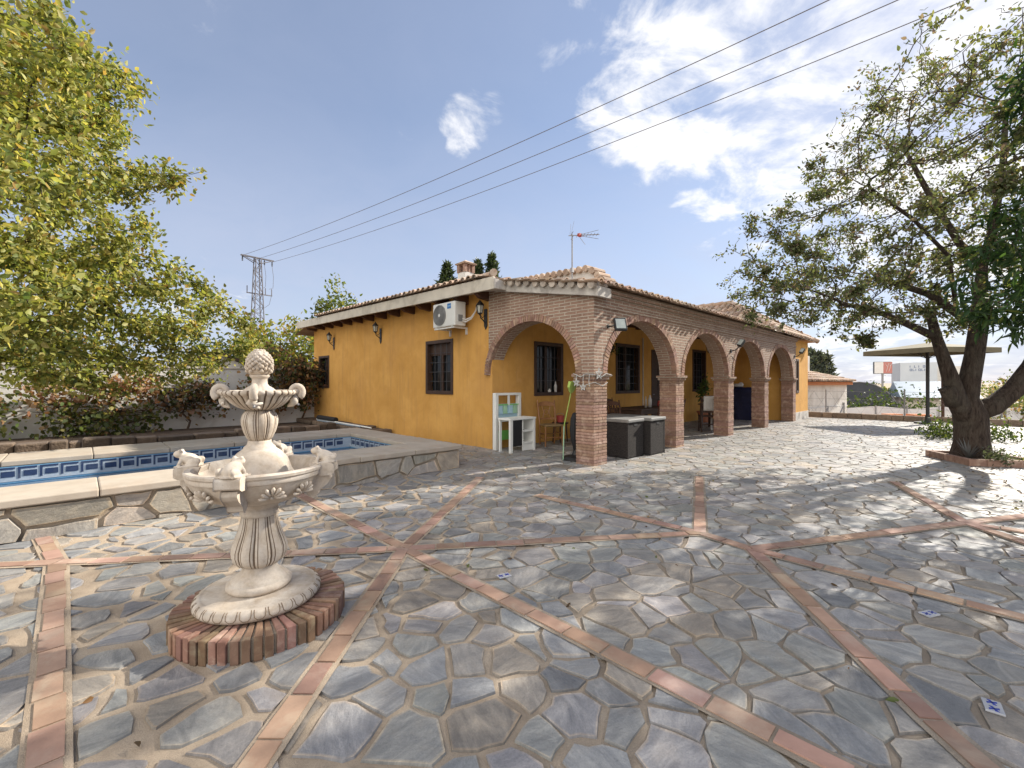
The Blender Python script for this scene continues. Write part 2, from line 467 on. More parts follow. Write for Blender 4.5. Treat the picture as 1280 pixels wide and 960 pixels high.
MAT['coping'] = M_simple('cast stone coping', (.47, .41, .335), (.37, .315, .25), 4, .8, .3, 60, stain=(.40, .31, .23), stainscale=2.5)
MAT['tilew'] = M_simple('pale blue mosaic', (.44, .50, .56), (.34, .41, .49), 30, .3, .25, 90, stain=(.46, .46, .44), stainscale=3)
MAT['tileb'] = M_simple('dark blue mosaic', (.036, .060, .135), (.024, .042, .095), 30, .3, .25, 90, stain=(.09, .11, .16), stainscale=5)
MAT['basin'] = M_simple('pool blue mosaic', (.18, .36, .52), (.13, .29, .46), 12, .35, .2, 90)
MAT['soil'] = M_simple('brown soil', (.115, .075, .05), (.07, .048, .033), 5, .95, .9, 30, bdist=.03, stain=(.2, .15, .1))
MAT['dry'] = M_simple('dry earth', (.36, .28, .19), (.27, .20, .13), .35, .95, .5, 4, bdist=.05, stain=(.17, .16, .08), stainscale=.05)
def M_bark():
    m, nt, b, out = newmat('fissured bark')
    v = coords(nt, 'Object', (1, 1, .22))
    o = coords(nt)
    f = nnoise(nt, v, 26, 6, .7, .8)
    col = ramp(nt, f, [(.32, (.022, .016, .013)), (.5, (.070, .052, .041)), (.72, (.125, .098, .078))])
    col = mixc(nt, maprange(nt, nnoise(nt, o, 3, 5), .5, .72, 0, .5), col, (.13, .12, .095))
    lnk(nt, col, b.inputs['Base Color']); b.inputs['Roughness'].default_value = .92; b.inputs['Specular IOR Level'].default_value = .2
    bump(nt, b, mixc(nt, .35, f, nnoise(nt, o, 60, 5, .7)), 1.0, .05)
    return m
MAT['bark'] = M_bark()
MAT['twig'] = M_simple('brown twig', (.11, .075, .05), (.07, .045, .03), 9, .85, .5, 40)
MAT['leaf'] = M_leaf('leaf')
MAT['leafd'] = M_leaf('thick leaf', .25, .45)
MAT['acwhite'] = M_simple('enamelled white', (.70, .70, .67), (.62, .62, .58), 3, .4, .05, 40)
MAT['acgrey'] = M_simple('grey grille plastic', (.24, .24, .235), (.17, .17, .165), 10, .5, .1, 60)
MAT['blue'] = M_simple('blue badge', (.03, .16, .42), (.03, .14, .36), 10, .4, 0)
MAT['toywhite'] = M_simple('white painted board', (.76, .76, .72), (.68, .68, .65), 5, .5, .1, 50)
MAT['toygreen'] = M_simple('apple green board', (.20, .52, .12), (.17, .46, .10), 5, .5, .1, 50)
MAT['toyblue'] = M_simple('pale blue tiles', (.42, .58, .68), (.34, .52, .60), 30, .4, .1, 50)
MAT['black'] = M_simple('chalkboard black', (.014, .014, .016), (.01, .01, .011), 10, .7, .1, 60)
MAT['lime'] = M_simple('lime plastic', (.36, .50, .11), (.31, .45, .10), 10, .45, .1, 60)
MAT['mint'] = M_simple('pale green handle', (.36, .56, .38), (.30, .50, .32), 10, .5, .1, 60)
MAT['red'] = M_simple('faded red', (.48, .09, .07), (.38, .06, .05), 10, .7, .3, 60)
MAT['rattan'] = M_brick('dark rattan weave', .034, .013, .0022, ((.060, .052, .049), (.036, .032, .031)), (.008, .008, .008), clay=False)
MAT['lid'] = M_simple('grey box lid', (.21, .21, .205), (.15, .15, .147), 4, .55, .3, 60, stain=(.28, .27, .25), stainscale=3)
MAT['terra'] = M_simple('terracotta pot', (.42, .17, .09), (.32, .12, .065), 6, .85, .3, 60)
MAT['tarp'] = M_simple('navy tarpaulin', (.008, .013, .060), (.005, .008, .035), 5, .5, .8, 14, bdist=.03)
MAT['cloth'] = M_simple('white cloth', (.68, .66, .62), (.55, .53, .50), 6, .9, .5, 30, bdist=.01)
MAT['canvas'] = M_simple('olive beige canvas', (.19, .165, .105), (.15, .13, .08), 3, .9, .3, 50)
MAT['steel'] = M_simple('galvanised steel', (.30, .30, .31), (.22, .22, .23), 8, .55, .1, 60, metal=.4)
MAT['pylon'] = M_simple('weathered lattice steel', (.16, .155, .17), (.12, .115, .13), 2, .6, 0)
MAT['floodglass'] = M_simple('floodlight lens', (.50, .54, .50), (.38, .42, .40), 14, .15, .1, 60)
MAT['ceramic'] = M_simple('glazed white ceramic', (.40, .41, .43), (.33, .34, .37), 20, .2, .05, 60)
MAT['ceramicblue'] = M_simple('cobalt glaze', (.05, .07, .34), (.04, .06, .27), 20, .2, .05, 60)
MAT['rope'] = M_simple('grey white rope', (.50, .50, .48), (.38, .38, .36), 40, .85, .5, 90)
MAT['meshwhite'] = M_simple('white shade cloth', (.66, .66, .66), (.54, .54, .55), 1.5, .9, .3, 20)
MAT['metalblue'] = M_simple('pale blue sheet roof', (.26, .33, .40), (.22, .29, .36), 1, .5, 0)
MAT['greyclad'] = M_simple('grey white cladding', (.56, .60, .64), (.50, .54, .58), .3, .7, 0)
MAT['paleglass'] = M_simple('grey window band', (.34, .38, .42), (.28, .32, .36), .5, .4, 0)
MAT['darknet'] = M_simple('dark net tunnel', (.07, .075, .085), (.045, .05, .06), 1.5, .8, .4, 8)
MAT['orange'] = M_simple('orange clay blocks', (.58, .24, .11), (.48, .19, .09), 3, .9, .3, 20)
MAT['signred'] = M_simple('faded sign red', (.50, .20, .17), (.43, .17, .15), 2, .5, 0)
MAT['signwhite'] = M_simple('sign white', (.72, .71, .69), (.66, .65, .63), 2, .5, 0)
MAT['signdark'] = M_simple('sign side', (.09, .10, .12), (.07, .08, .09), 2, .5, 0)
MAT['ltr'] = M_simple('blue grey lettering', (.12, .16, .30), (.1, .14, .26), 2, .6, 0)
MAT['stonekerb'] = M_simple('rough kerb stone', (.27, .205, .15), (.17, .13, .10), 6, .95, .9, 18, tint=True, bdist=.03)
def M_water():
    m, nt, b, out = newmat('pool water')
    v = coords(nt)
    b.inputs['Base Color'].default_value = (.03, .085, .17, 1); b.inputs['Roughness'].default_value = .03
    b.inputs['IOR'].default_value = 1.33
    bump(nt, b, nnoise(nt, v, 5, 3), .12, .03)
    return m
MAT['water'] = M_water()

# ------------------------------------------------------------------ stones (random polygon paving)
def clip(poly, nx, ny, d):
    """keep the side nx*x + ny*y <= d"""
    out = []; n = len(poly)
    for i in range(n):
        a = poly[i]; b = poly[(i + 1) % n]
        da = nx * a[0] + ny * a[1] - d; db = nx * b[0] + ny * b[1] - d
        if da <= 0: out.append(a)
        if (da < 0 < db) or (db < 0 < da):
            t = da / (da - db); out.append((a[0] + t * (b[0] - a[0]), a[1] + t * (b[1] - a[1])))
    return out
def inset(poly, dist):
    n = len(poly)
    cx = sum(p[0] for p in poly) / n; cy = sum(p[1] for p in poly) / n
    res = list(poly)
    for i in range(n):
        a = poly[i]; b = poly[(i + 1) % n]
        ex, ey = b[0] - a[0], b[1] - a[1]; l = math.hypot(ex, ey)
        if l < 1e-6: continue
        nx, ny = ey / l, -ex / l
        if nx * (cx - a[0]) + ny * (cy - a[1]) > 0: nx, ny = -nx, -ny
        dd = dist() if callable(dist) else dist
        res = clip(res, nx, ny, nx * a[0] + ny * a[1] - dd)
        if len(res) < 3: return []
    return res
def area(poly):
    return abs(sum(poly[i][0] * poly[(i + 1) % len(poly)][1] - poly[(i + 1) % len(poly)][0] * poly[i][1] for i in range(len(poly)))) / 2
def cells(x0, x1, y0, y1, sp, keep, rnd):
    """irregular power cells over a rectangle; keep(x, y) decides which points count"""
    pts = []
    nx = int((x1 - x0) / sp); ny = int((y1 - y0) / sp)
    for i in range(nx + 1):
        for j in range(ny + 1):
            x = x0 + (i + .5 * (j % 2) + rnd.uniform(-.42, .42)) * sp; y = y0 + (j + rnd.uniform(-.42, .42)) * sp
            if keep(x, y) and rnd.random() > .08: pts.append((x, y, rnd.uniform(-.5, .5) * sp * sp * .55))
    grid = {}
    for k, p in enumerate(pts): grid.setdefault((int(p[0] // sp), int(p[1] // sp)), []).append(k)
    res = []
    for k, (x, y, w) in enumerate(pts):
        poly = [(x - sp * 1.6, y - sp * 1.6), (x + sp * 1.6, y - sp * 1.6), (x + sp * 1.6, y + sp * 1.6), (x - sp * 1.6, y + sp * 1.6)]
        gx, gy = int(x // sp), int(y // sp)
        for ax in range(gx - 2, gx + 3):
            for ay in range(gy - 2, gy + 3):
                for q in grid.get((ax, ay), ()):
                    if q == k: continue
                    X, Y, W = pts[q]
                    nx_, ny_ = X - x, Y - y
                    d = (X * X + Y * Y - x * x - y * y + w - W) / 2
                    poly = clip(poly, nx_, ny_, d)
                    if len(poly) < 3: break
                if len(poly) < 3: break
            if len(poly) < 3: break
        if len(poly) >= 3: res.append((x, y, poly))
    return res
def stone_tint(rnd):
    g = rnd.uniform(.78, 1.24); w = rnd.random()
    if w < .12: return (g * 1.08, g * .99, g * .88)
    if w < .22: return (g * .82, g * .86, g * .92)
    return (g * rnd.uniform(.95, 1.03), g, g * rnd.uniform(.97, 1.06))
def add_stone(mb, poly, ztop, zbot, rnd, place, jit=.012, warm=(1, 1, 1)):
    cx = sum(p[0] for p in poly) / len(poly); cy = sum(p[1] for p in poly) / len(poly)
    # break long edges into slightly crooked pieces
    pp = []
    n = len(poly)
    for i in range(n):
        a = poly[i]; b = poly[(i + 1) % n]
        l = math.hypot(b[0] - a[0], b[1] - a[1])
        if l < .02: continue
        pp.append((a[0] + rnd.uniform(-jit, jit) * .5, a[1] + rnd.uniform(-jit, jit) * .5))
        if l > .10:
            for t in ((.5,) if l < .22 else (.33, .67)):
                pp.append((a[0] + (b[0] - a[0]) * t + rnd.uniform(-jit, jit), a[1] + (b[1] - a[1]) * t + rnd.uniform(-jit, jit)))
    if len(pp) < 3: return
    poly = pp; n = len(poly)
    ang = rnd.uniform(0, 6.28); ca, sa = math.cos(ang), math.sin(ang); ou, ov = rnd.uniform(0, 50), rnd.uniform(0, 50)
    U = lambda p: (p[0] * ca - p[1] * sa + ou, p[0] * sa + p[1] * ca + ov)
    tx, ty = rnd.uniform(-.012, .012), rnd.uniform(-.012, .012)
    top = [((cx + (p[0] - cx) * .975), (cy + (p[1] - cy) * .975)) for p in poly]
    zt = lambda p: ztop + (p[0] - cx) * tx + (p[1] - cy) * ty
    mb.tint = tc = stone_tint(rnd)
    mb.tint = tuple(x * warm[i] for i, x in enumerate(tc)); tc = mb.tint
    inn = [((cx + (p[0] - cx) * .87), (cy + (p[1] - cy) * .87)) for p in poly]
    ds = rnd.uniform(-.1, .6)
    dusty = []
    for _ in range(n):
        f = max(0, min(1.2, ds + rnd.uniform(-.35, .5)))
        dusty.append((tc[0] * (1 + .95 * f), tc[1] * (1 + .60 * f), tc[2] * (1 + .18 * f)))
    mb.face([place(p[0], p[1], zt(p)) for p in inn], [U(p) for p in inn])
    for i in range(n):
        j = (i + 1) % n
        q = [top[i], top[j], inn[j], inn[i]]
        mb.face([place(p[0], p[1], zt(p)) for p in q], [U(p) for p in q]); mb.c[-1] = [dusty[i], dusty[j], tc, tc]
    for i in range(n):
        j = (i + 1) % n
        mb.face([place(*poly[i], zbot), place(*poly[j], zbot), place(*top[j], zt(top[j])), place(*top[i], zt(top[i]))],
                [U(poly[i]), U(poly[j]), U(top[j]), U(top[i])])
    mb.tint = (1, 1, 1)

# ------------------------------------------------------------------ foliage
def leaf_mesh(name, pos, size, cols, mat, parent=None, aspect=.5, droop=.35, dirs=None, seed=1):
    """one crown: many folded leaves. pos (N,3), size (N,), cols (N,3)"""
    g = np.random.default_rng(seed)
    n = len(pos)
    d = g.normal(size=(n, 3)); d[:, 2] -= droop
    if dirs is not None: d += dirs * 1.3
    d /= np.linalg.norm(d, axis=1)[:, None]
    u = g.normal(size=(n, 3)); u[:, 2] += .8
    s = np.cross(d, u); s /= (np.linalg.norm(s, axis=1)[:, None] + 1e-9)
    up = np.cross(s, d)
    L = size[:, None]; W = L * aspect * g.uniform(.8, 1.2, (n, 1)) * .5
    fold = L * g.uniform(.02, .10, (n, 1)); curl = L * g.uniform(-.05, .18, (n, 1))
    b = pos; t = pos + d * L - up * curl
    P = np.stack([b, b + d * L * .30 + s * W * .95 + up * fold, b + d * L * .66 + s * W * .72 + up * fold - up * curl * .4, t,
                  b + d * L * .66 - s * W * .72 + up * fold - up * curl * .4, b + d * L * .30 - s * W * .95 + up * fold], axis=1)
    base = (np.arange(n) * 6)[:, None]
    F = np.concatenate([base + np.array([0, 1, 2, 3]), base + np.array([0, 3, 4, 5])], axis=0)
    me = bpy.data.meshes.new(name)
    me.vertices.add(n * 6); me.vertices.foreach_set('co', P.astype(np.float32).ravel())
    me.loops.add(len(F) * 4); me.loops.foreach_set('vertex_index', F.astype(np.int32).ravel())
    me.polygons.add(len(F)); me.polygons.foreach_set('loop_start', (np.arange(len(F)) * 4).astype(np.int32))
    me.polygons.foreach_set('loop_total', np.full(len(F), 4, np.int32))
    me.update(calc_edges=True); me.validate()
    a = me.color_attributes.new('Col', 'FLOAT_COLOR', 'POINT')
    cc = np.ones((n, 6, 4), np.float32); cc[:, :, :3] = cols[:, None, :]
    a.data.foreach_set('color', cc.ravel())
    me.materials.append(mat)
    o = bpy.data.objects.new(name, me); COL.objects.link(o)
    if parent: o.parent = parent
    return o
def pick_cols(n, palette, g, jit=.18):
    """palette: list of (weight, (r, g, b))"""
    w = np.array([p[0] for p in palette], float); w /= w.sum()
    k = g.choice(len(palette), n, p=w)
    c = np.array([p[1] for p in palette])[k]
    return np.clip(c * g.uniform(1 - jit, 1 + jit, (n, 1)) * g.uniform(.94, 1.06, (n, 3)), 0, 1)
def in_ellipsoids(n, els, g, shell=.0):
    out = []
    vol = np.array([e[1][0] * e[1][1] * e[1][2] for e in els]); vol = vol / vol.sum()
    for e, f in zip(els, vol):
        m = max(3, int(n * f))
        p = g.normal(size=(m, 3)); p /= np.linalg.norm(p, axis=1)[:, None]
        r = g.uniform(shell ** 3, 1, (m, 1)) ** (1 / 3)
        out.append(np.array(e[0]) + p * r * np.array(e[1]))
    return np.concatenate(out)
def colonize(seeds, att, step, infl, kill, maxit, g, bias=(0, 0, .05)):
    """space colonization. seeds: list of (pos, parent index). returns pos array, parent list"""
    P = [np.array(s[0], float) for s in seeds]; par = [s[1] for s in seeds]
    att = att.copy()
    D = np.full(len(att), 1e9); I = np.zeros(len(att), int)
    new = list(range(len(P)))
    for it in range(maxit):
        for k in new:
            d = np.linalg.norm(att - P[k], axis=1)
            m = d < D; D[m] = d[m]; I[m] = k
        alive = D > kill
        att = att[alive]; D = D[alive]; I = I[alive]
        if len(att) == 0: break
        use = D < infl
        if not use.any(): break
        new = []
        for k in np.unique(I[use]):
            v = att[use & (I == k)] - P[k]
            v = (v / np.linalg.norm(v, axis=1)[:, None]).sum(axis=0) + np.array(bias) + g.normal(size=3) * .25
            l = np.linalg.norm(v)
            if l < 1e-6: continue
            P.append(P[k] + v / l * step); par.append(int(k)); new.append(len(P) - 1)
        if not new: break
    return np.array(P), par
def tree_radii(par, tip, p=2.4):
    n = len(par); r = np.zeros(n)
    kids = [0] * n
    for k in range(n - 1, -1, -1):
        r[k] = max(r[k], tip ** p)
        if par[k] >= 0: r[par[k]] += r[k]
    return r ** (1 / p)
def limb_mesh(name, P, par, rad, mat, parent, mind=0.0, seed=0):
    """branches as chained tubes"""
    mb = MB()
    kids = {}
    for k, q in enumerate(par):
        if q >= 0: kids.setdefault(q, []).append(k)
    done = set()
    starts = [(k, None) for k, q in enumerate(par) if q < 0]
    while starts:
        k, frm = starts.pop()
        chain = [] if frm is None else [frm]
        cur = k
        while True:
            chain.append(cur)
            ks = kids.get(cur, [])
            if not ks: break
            ks = sorted(ks, key=lambda q: -rad[q])
            for q in ks[1:]: starts.append((q, cur))
            cur = ks[0]
        rr = [rad[q] for q in chain]
        if frm is not None: rr[0] = min(rr[0], rr[1] * 1.15)
        if max(rr) < mind: continue
        ns = 14 if max(rr) > .12 else (7 if max(rr) > .03 else 4)
        mb.tube([P[q] for q in chain], rr, ns, cap=len(chain) > 1)
    return mb.build(name, mat, parent, smooth=True)
def clump_crown(name, els, nclump, nleaf, spread, size, palette, mat, parent, seed, aspect=.55, shell=.55, droop=.3):
    g = np.random.default_rng(seed)
    c = in_ellipsoids(nclump, els, g, shell)
    k = g.integers(0, len(c), nleaf)
    p = c[k] + g.normal(size=(nleaf, 3)) * spread * g.uniform(.5, 1.2, (len(c), 1))[k]
    cols = pick_cols(nleaf, palette, g) * (.78 + .44 * g.random((len(c), 1)))[k]
    return leaf_mesh(name, p, size * g.uniform(.6, 1.35, nleaf), np.clip(cols, 0, 1), mat, parent, aspect, droop, seed=seed)

# ------------------------------------------------------------------ ground
POOL = (-12.0, -1.66, 1.47, 5.22)      # u0, u1, v0, v1 outer faces of the raised pool
def ring_sheet(name, outer, holes_u, holes_v, solid, z, mat, kind='structure'):
    """grid of quads in the house frame, leaving out cells for which solid() is False"""
    mb = MB()
    us = sorted({outer[0], outer[1], *holes_u}); vs = sorted({outer[2], outer[3], *holes_v})
    for a, b in zip(us, us[1:]):
        for c, d in zip(vs, vs[1:]):
            if solid((a + b) / 2, (c + d) / 2):
                mb.face([HL(a, c, z), HL(b, c, z), HL(b, d, z), HL(a, d, z)])
    o = mb.build(name, mat); o['kind'] = kind
    return o
PAVE = (-14.0, 15.25, -17.0, 6.2)
in_pool = lambda u, v: POOL[0] < u < POOL[1] and POOL[2] < v < POOL[3]
def build_ground():
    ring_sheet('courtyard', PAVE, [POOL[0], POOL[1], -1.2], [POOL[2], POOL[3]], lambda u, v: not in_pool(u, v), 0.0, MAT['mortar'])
    # flat yard soil behind the pool and round the house
    ring_sheet('yard', (-40, 15.25, -60, 60), [PAVE[0]], [PAVE[2], PAVE[3]],
               lambda u, v: not (PAVE[0] < u < PAVE[1] and PAVE[2] < v < PAVE[3]), -0.006, MAT['soil'])
    # lower land beyond the boundary kerb, out to the horizon
    mb = MB()
    A = 1800
    def q(u0, u1, v0, v1, z): mb.face([HL(u0, v0, z), HL(u1, v0, z), HL(u1, v1, z), HL(u0, v1, z)])
    z = -1.5
    q(15.25, A, -A, A, z); q(-A, -40, -A, A, z); q(-40, 15.25, 60, A, z); q(-40, 15.25, -A, -60, z)
    mb.face([HL(15.25, -60, z), HL(15.25, 60, z), HL(15.25, 60, 0), HL(15.25, -60, 0)])
    mb.face([HL(-40, -60, z), HL(-40, 60, z), HL(-40, 60, 0), HL(-40, -60, 0)])
    mb.face([HL(-40, 60, z), HL(15.25, 60, z), HL(15.25, 60, 0), HL(-40, 60, 0)])
    mb.face([HL(-40, -60, z), HL(15.25, -60, z), HL(15.25, -60, 0), HL(-40, -60, 0)])
    o = mb.build('terrain', MAT['dry']); o['kind'] = 'structure'
    # flagstones: one random polygon paving, sunk in the mortar
    rnd = random.Random(3)
    def keep(u, v):
        if in_pool(u, v): return False
        if u > .03 and v > 2.7: return False
        if u > 12.3 and v > -.05: return False
        if u < -1.2 and v > 1.4: return False
        w = HL(u, v)
        if w.y < -2.5 or u > 15.2 or v < -15 or u < -13: return False
        d = math.hypot(w.x + 1.5, w.y - 2.62)
        return True
    mb = MB()
    for (x, y, poly) in cells(-13, 15.2, -15, 5.6, .208, keep, rnd):
        w = HL(x, y)
        loose = max(0.0, min(1.0, (0.8 - w.x) / 3.0))
        gap = lambda: rnd.uniform(.004, .013) + loose * rnd.uniform(.004, .036)
        poly = inset(poly, gap)
        if len(poly) < 3 or area(poly) < .006: continue
        add_stone(mb, poly, .011 + rnd.uniform(-.003, .002), -.003, rnd, lambda u, v, z: HL(u, v, z), .015)
    o = mb.build('flagstone_paving', MAT['stone']); o['kind'] = 'structure'
BANDS = []
def band(pts, width=.100):
    """a line of pavers through world points"""
    rnd = random.Random(int(abs(pts[0][0] * 1000 + pts[0][1] * 77)))
    bed = MB(); br = MB()
    for (xa, ya), (xb, yb) in zip(pts, pts[1:]):
        a = Vector((xa, ya)); b = Vector((xb, yb)); d = b - a; L = d.length; d.normalize(); nn = Vector((-d.y, d.x))
        def P(t, s, z): q = a + d * t + nn * s; return (q.x, q.y, z)
        w = width / 2
        zb = .0146 + .0003 * len(BANDS) + .0001 * pts.index((xa, ya))
        bed.face([P(-.02, -w - .022, zb), P(L + .02, -w - .022, zb), P(L + .02, w + .022, zb), P(-.02, w + .022, zb)])
        t = 0.0
        while t < L - .05:
            l = min(rnd.uniform(.225, .275), L - t)
            g = .005 + rnd.uniform(0, .004); z = .0205 + .0006 * len(BANDS) + rnd.uniform(-.0015, .0015)
            k = rnd.uniform(.68, 1.25); br.tint = (k, k * rnd.uniform(.95, 1.05), k * rnd.uniform(.92, 1.06))
            s0 = -w + rnd.uniform(-.004, .010); s1 = w - rnd.uniform(-.004, .010)
            q = [(t + g, s0), (t + l - g, s0 + rnd.uniform(-.003, .003)), (t + l - g, s1), (t + g, s1 + rnd.uniform(-.003, .003))]
            br.face([P(x, y, z) for x, y in q])
            for i in range(4):
                j = (i + 1) % 4
                br.face([P(*q[i], .004), P(*q[j], .004), P(*q[j], z), P(*q[i], z)])
            t += l
    BANDS.append(1)
    o = bed.build('mortar_strip', MAT['mortar']); o['kind'] = 'structure'
    o = br.build('brick_band', MAT['band']); o['kind'] = 'structure'
build_ground()
J0, J1, J2, J3, J4 = (-3.50, 3.40), (-.90, 3.69), (1.73, 4.07), (1.99, 3.67), (4.46, 4.36)
band([(-4.40, 4.12), J0, (-.55, .47)])
band([(-2.85, 5.68), J1, (1.95, .80), (3.2, -.4)])
band([(-6.2, 3.08), J0, J1, J2])
band([(-.46, 6.45), J1, (-.95, .6)])
band([(2.75, 6.5), J2, J3, (1.72, 1.81), (1.62, .5)])
band([(.30, 5.43), J2])
band([J3, (4.9, 0.6)])
band([J3, J4, (5.4, 4.60)])
band([J4, (5.3, 6.15)])
band([J4, (4.35, 2.4), (4.2, .6)])
band([J4, (6.9, 2.0)])

def litter():
    g = np.random.default_rng(21)
    n = 620
    u = np.concatenate([g.uniform(-8, 14, n // 2), g.normal(6, 3.2, n - n // 2)]); v = np.concatenate([g.uniform(-11, 1.2, n // 2), g.normal(-4.2, 2.6, n - n // 2)])
    ok = ~((u < -1.5) & (v > 1.3)) & (v < 1.2) & (u < 15); u, v = u[ok], v[ok]
    pos = np.array([HL(a, b, .020) for a, b in zip(u, v)])
    d = np.stack([g.normal(size=len(u)), g.normal(size=len(u)), np.zeros(len(u))], 1)
    cols = pick_cols(len(u), [(3, (.10, .062, .035)), (2, (.18, .10, .04)), (1, (.20, .17, .05)), (1, (.09, .11, .03))], g)
    o = leaf_mesh('fallen_leaves', pos, g.uniform(.02, .055, len(u)), cols, MAT['leafd'], None, .5, 0, d * 4, seed=8)
    tag(o, 'small dry brown leaves scattered across the flagstones', 'leaves', kind='stuff')
litter()

def ceramic_insets():
    for (x, y, rz, lab) in ((-.058, 3.17, .5, 'blue and white glazed paving tile just right of the band crossing near the fountain'),
                            (2.50, 2.65, .3, 'blue and white glazed tile in the paving between the two brick bands on the right'),
                            (2.055, 1.89, .9, 'blue and white glazed tile in the paving, nearest the front right corner')):
        t = thing('glazed_tile', lab, 'tile', (x, y, .010), rz, 'glazed tiles set in the paving')
        mb = MB(); mb.box(-.048, .048, -.03, .03, 0, .009); mb.build('tile_body', MAT['ceramic'], t, bevel=.002)
        for s in (-.024, .024):
            mb = MB()
            for k in range(4):
                a = k * math.pi / 2 + .4
                mb.prism([(s + .004 * math.cos(a + 1.57), .004 * math.sin(a + 1.57)), (s + .004 * math.cos(a - 1.57), .004 * math.sin(a - 1.57)),
                          (s + .017 * math.cos(a - .3), .017 * math.sin(a - .3)), (s + .022 * math.cos(a + .3), .022 * math.sin(a + .3))][::-1], .0088, .0102)
            mb.build('star_motif', MAT['ceramicblue'], t)
ceramic_insets()

# ------------------------------------------------------------------ pool
def build_pool():
    u0, u1, v0, v1 = POOL
    H0 = .315; H1 = .388
    iu1, iv0, iv1 = u1 - .55, v0 + .74, v1 - .92           # water edge
    iu0 = u0 + .6
    root = thing('swimming_pool', 'raised stone clad swimming pool with cream coping and blue key pattern tiles', 'pool', HL(0, 0, 0), TH)
    # masonry core
    mb = MB()
    for a, b, c, d in ((u0 + .03, iu1 + .02, v0 + .03, iv0), (iu1, u1 - .03, v0 + .03, v1 - .03), (u0 + .03, iu1, iv1, v1 - .03), (u0 + .03, iu0, iv0, iv1)):
        if (a, c) == (u0 + .03, v0 + .03): b = iu1
        mb.box(a, b, c, d, -1.3, H0 - .002)
    mb.build('masonry', MAT['mortar'], root)
    # stone cladding, front and end
    rnd = random.Random(9)
    mb = MB()
    def clad(s0, s1, place, sp):
        for (x, y, poly) in cells(s0, s1, -.1, .45, sp, lambda x, y: True, rnd):
            poly = clip(poly, 0, -1, 0.0); poly = clip(poly, 0, 1, H0) if len(poly) > 2 else []
            if len(poly) > 2: poly = clip(poly, -1, 0, -s0)
            if len(poly) > 2: poly = clip(poly, 1, 0, s1)
            if len(poly) < 3: continue
            poly = inset(poly, lambda: rnd.uniform(.006, .022))
            if len(poly) < 3 or area(poly) < .002: continue
            add_stone(mb, poly,   .03 + rnd.uniform(-.016, .022), .0, rnd, place, .012, (1.35, 1.24, 1.08))
    clad(u0, u1, lambda s, z, h: Vector((s, v0 + .03 - h, z)), .40)
    clad(v0, v1, lambda s, z, h: Vector((u1 - .03 + h, s, z)), .40)
    mb.build('stone_cladding', MAT['stone'], root)
    # coping slabs
    mb = MB()
    def slab(a, b, c, d):
        k = rnd.uniform(.94, 1.05); mb.tint = (k, k, k)
        mb.box(a, b, c, d, H0, H1)
    n = 12
    for i in range(n):
        w = (u1 + .03 - u0) / n
        a = u0 + i * w; b = a + w - .006
        if i == n - 1: b = u1 + .03
        slab(a, b, v0 - .03, iv0)
        if b < iu1 + .3: slab(a, min(b, iu1) if i < n - 1 else iu1, iv1, v1 + .03)
    slab(u0 + (n - 1) * (u1 + .03 - u0) / n, u1 + .03, iv1 + .001, v1 + .03)
    slab(iu1, u1 + .03, iv0 + .005, (iv0 + iv1) / 2); slab(iu1, u1 + .03, (iv0 + iv1) / 2 + .006, iv1 - .005)
    slab(u0 - .03, iu0, iv0 + .005, iv1 - .005)
    mb.build('coping', MAT['coping'], root, bevel=.012)
    # inside shell
    mb = MB()
    z0 = -1.25
    mb.face([(iu0, iv0 - .01, z0), (iu1, iv0 - .01, z0), (iu1, iv1, z0), (iu0, iv1, z0)])
    e = .004
    mb.face([(iu0, iv1 - e, z0), (iu1, iv1 - e, z0), (iu1, iv1 - e, H0), (iu0, iv1 - e, H0)])
    mb.face([(iu1 - e, iv0, z0), (iu1 - e, iv0, H0), (iu1 - e, iv1, H0), (iu1 - e, iv1, z0)])
    mb.face([(iu0, iv0 + e, z0), (iu0, iv0 + e, H0), (iu1, iv0 + e, H0), (iu1, iv0 + e, z0)])
    mb.face([(iu0 + e, iv0, z0), (iu0 + e, iv1, z0), (iu0 + e, iv1, H0), (iu0 + e, iv0, H0)])
    mb.build('basin', MAT['basin'], root)
    # key pattern frieze
    key = ["#######", "#.....#", "#.#####", "#.#.###", "#.#####", "#.....#", "#######"]
    key = ["#######", "#......", "#.#####", "#.#####", "#.#####", "#......", "......."]
    mb = MB(); c = .0245
    zt = H0 - .012
    def frieze(L, place):
        mb.mi = 0
        mb.face([place(0, zt - 7 * c - .01, .004), place(L, zt - 7 * c - .01, .004), place(L, zt, .004), place(0, zt, .004)])
        mb.mi = 1
        s = .03
        while s + 7 * c < L:
            for r_, row in enumerate(key):
                x = 0
                while x < 7:
                    if row[x] == '#':
                        e_ = x
                        while e_ < 7 and row[e_] == '#': e_ += 1
                        za = zt - (r_ + 1) * c; zb = zt - r_ * c
                        mb.face([place(s + x * c, za, .008), place(s + e_ * c, za, .008), place(s + e_ * c, zb, .008), place(s + x * c, zb, .008)])
                        x = e_
                    else: x += 1
            s += 8.0 * c
    frieze(iu1 - iu0, lambda s, z, h: (iu0 + s, iv1 - e - h, z))
    frieze(iv1 - iv0, lambda s, z, h: (iu1 - e - h, iv1 - s, z))
    frieze(iv1 - iv0, lambda s, z, h: (iu0 + e + h, iv0 + s, z))
    frieze(iu1 - iu0, lambda s, z, h: (iu1 - s, iv0 + e + h, z))
    mb.build('key_pattern_tiles', [MAT['tilew'], MAT['tileb']], root)
    w = MB()
    w.face([HL(iu0, iv0, .105), HL(iu1, iv0, .105), HL(iu1, iv1, .105), HL(iu0, iv1, .105)])
    o = w.build('water', MAT['water']); o['kind'] = 'structure'
build_pool()

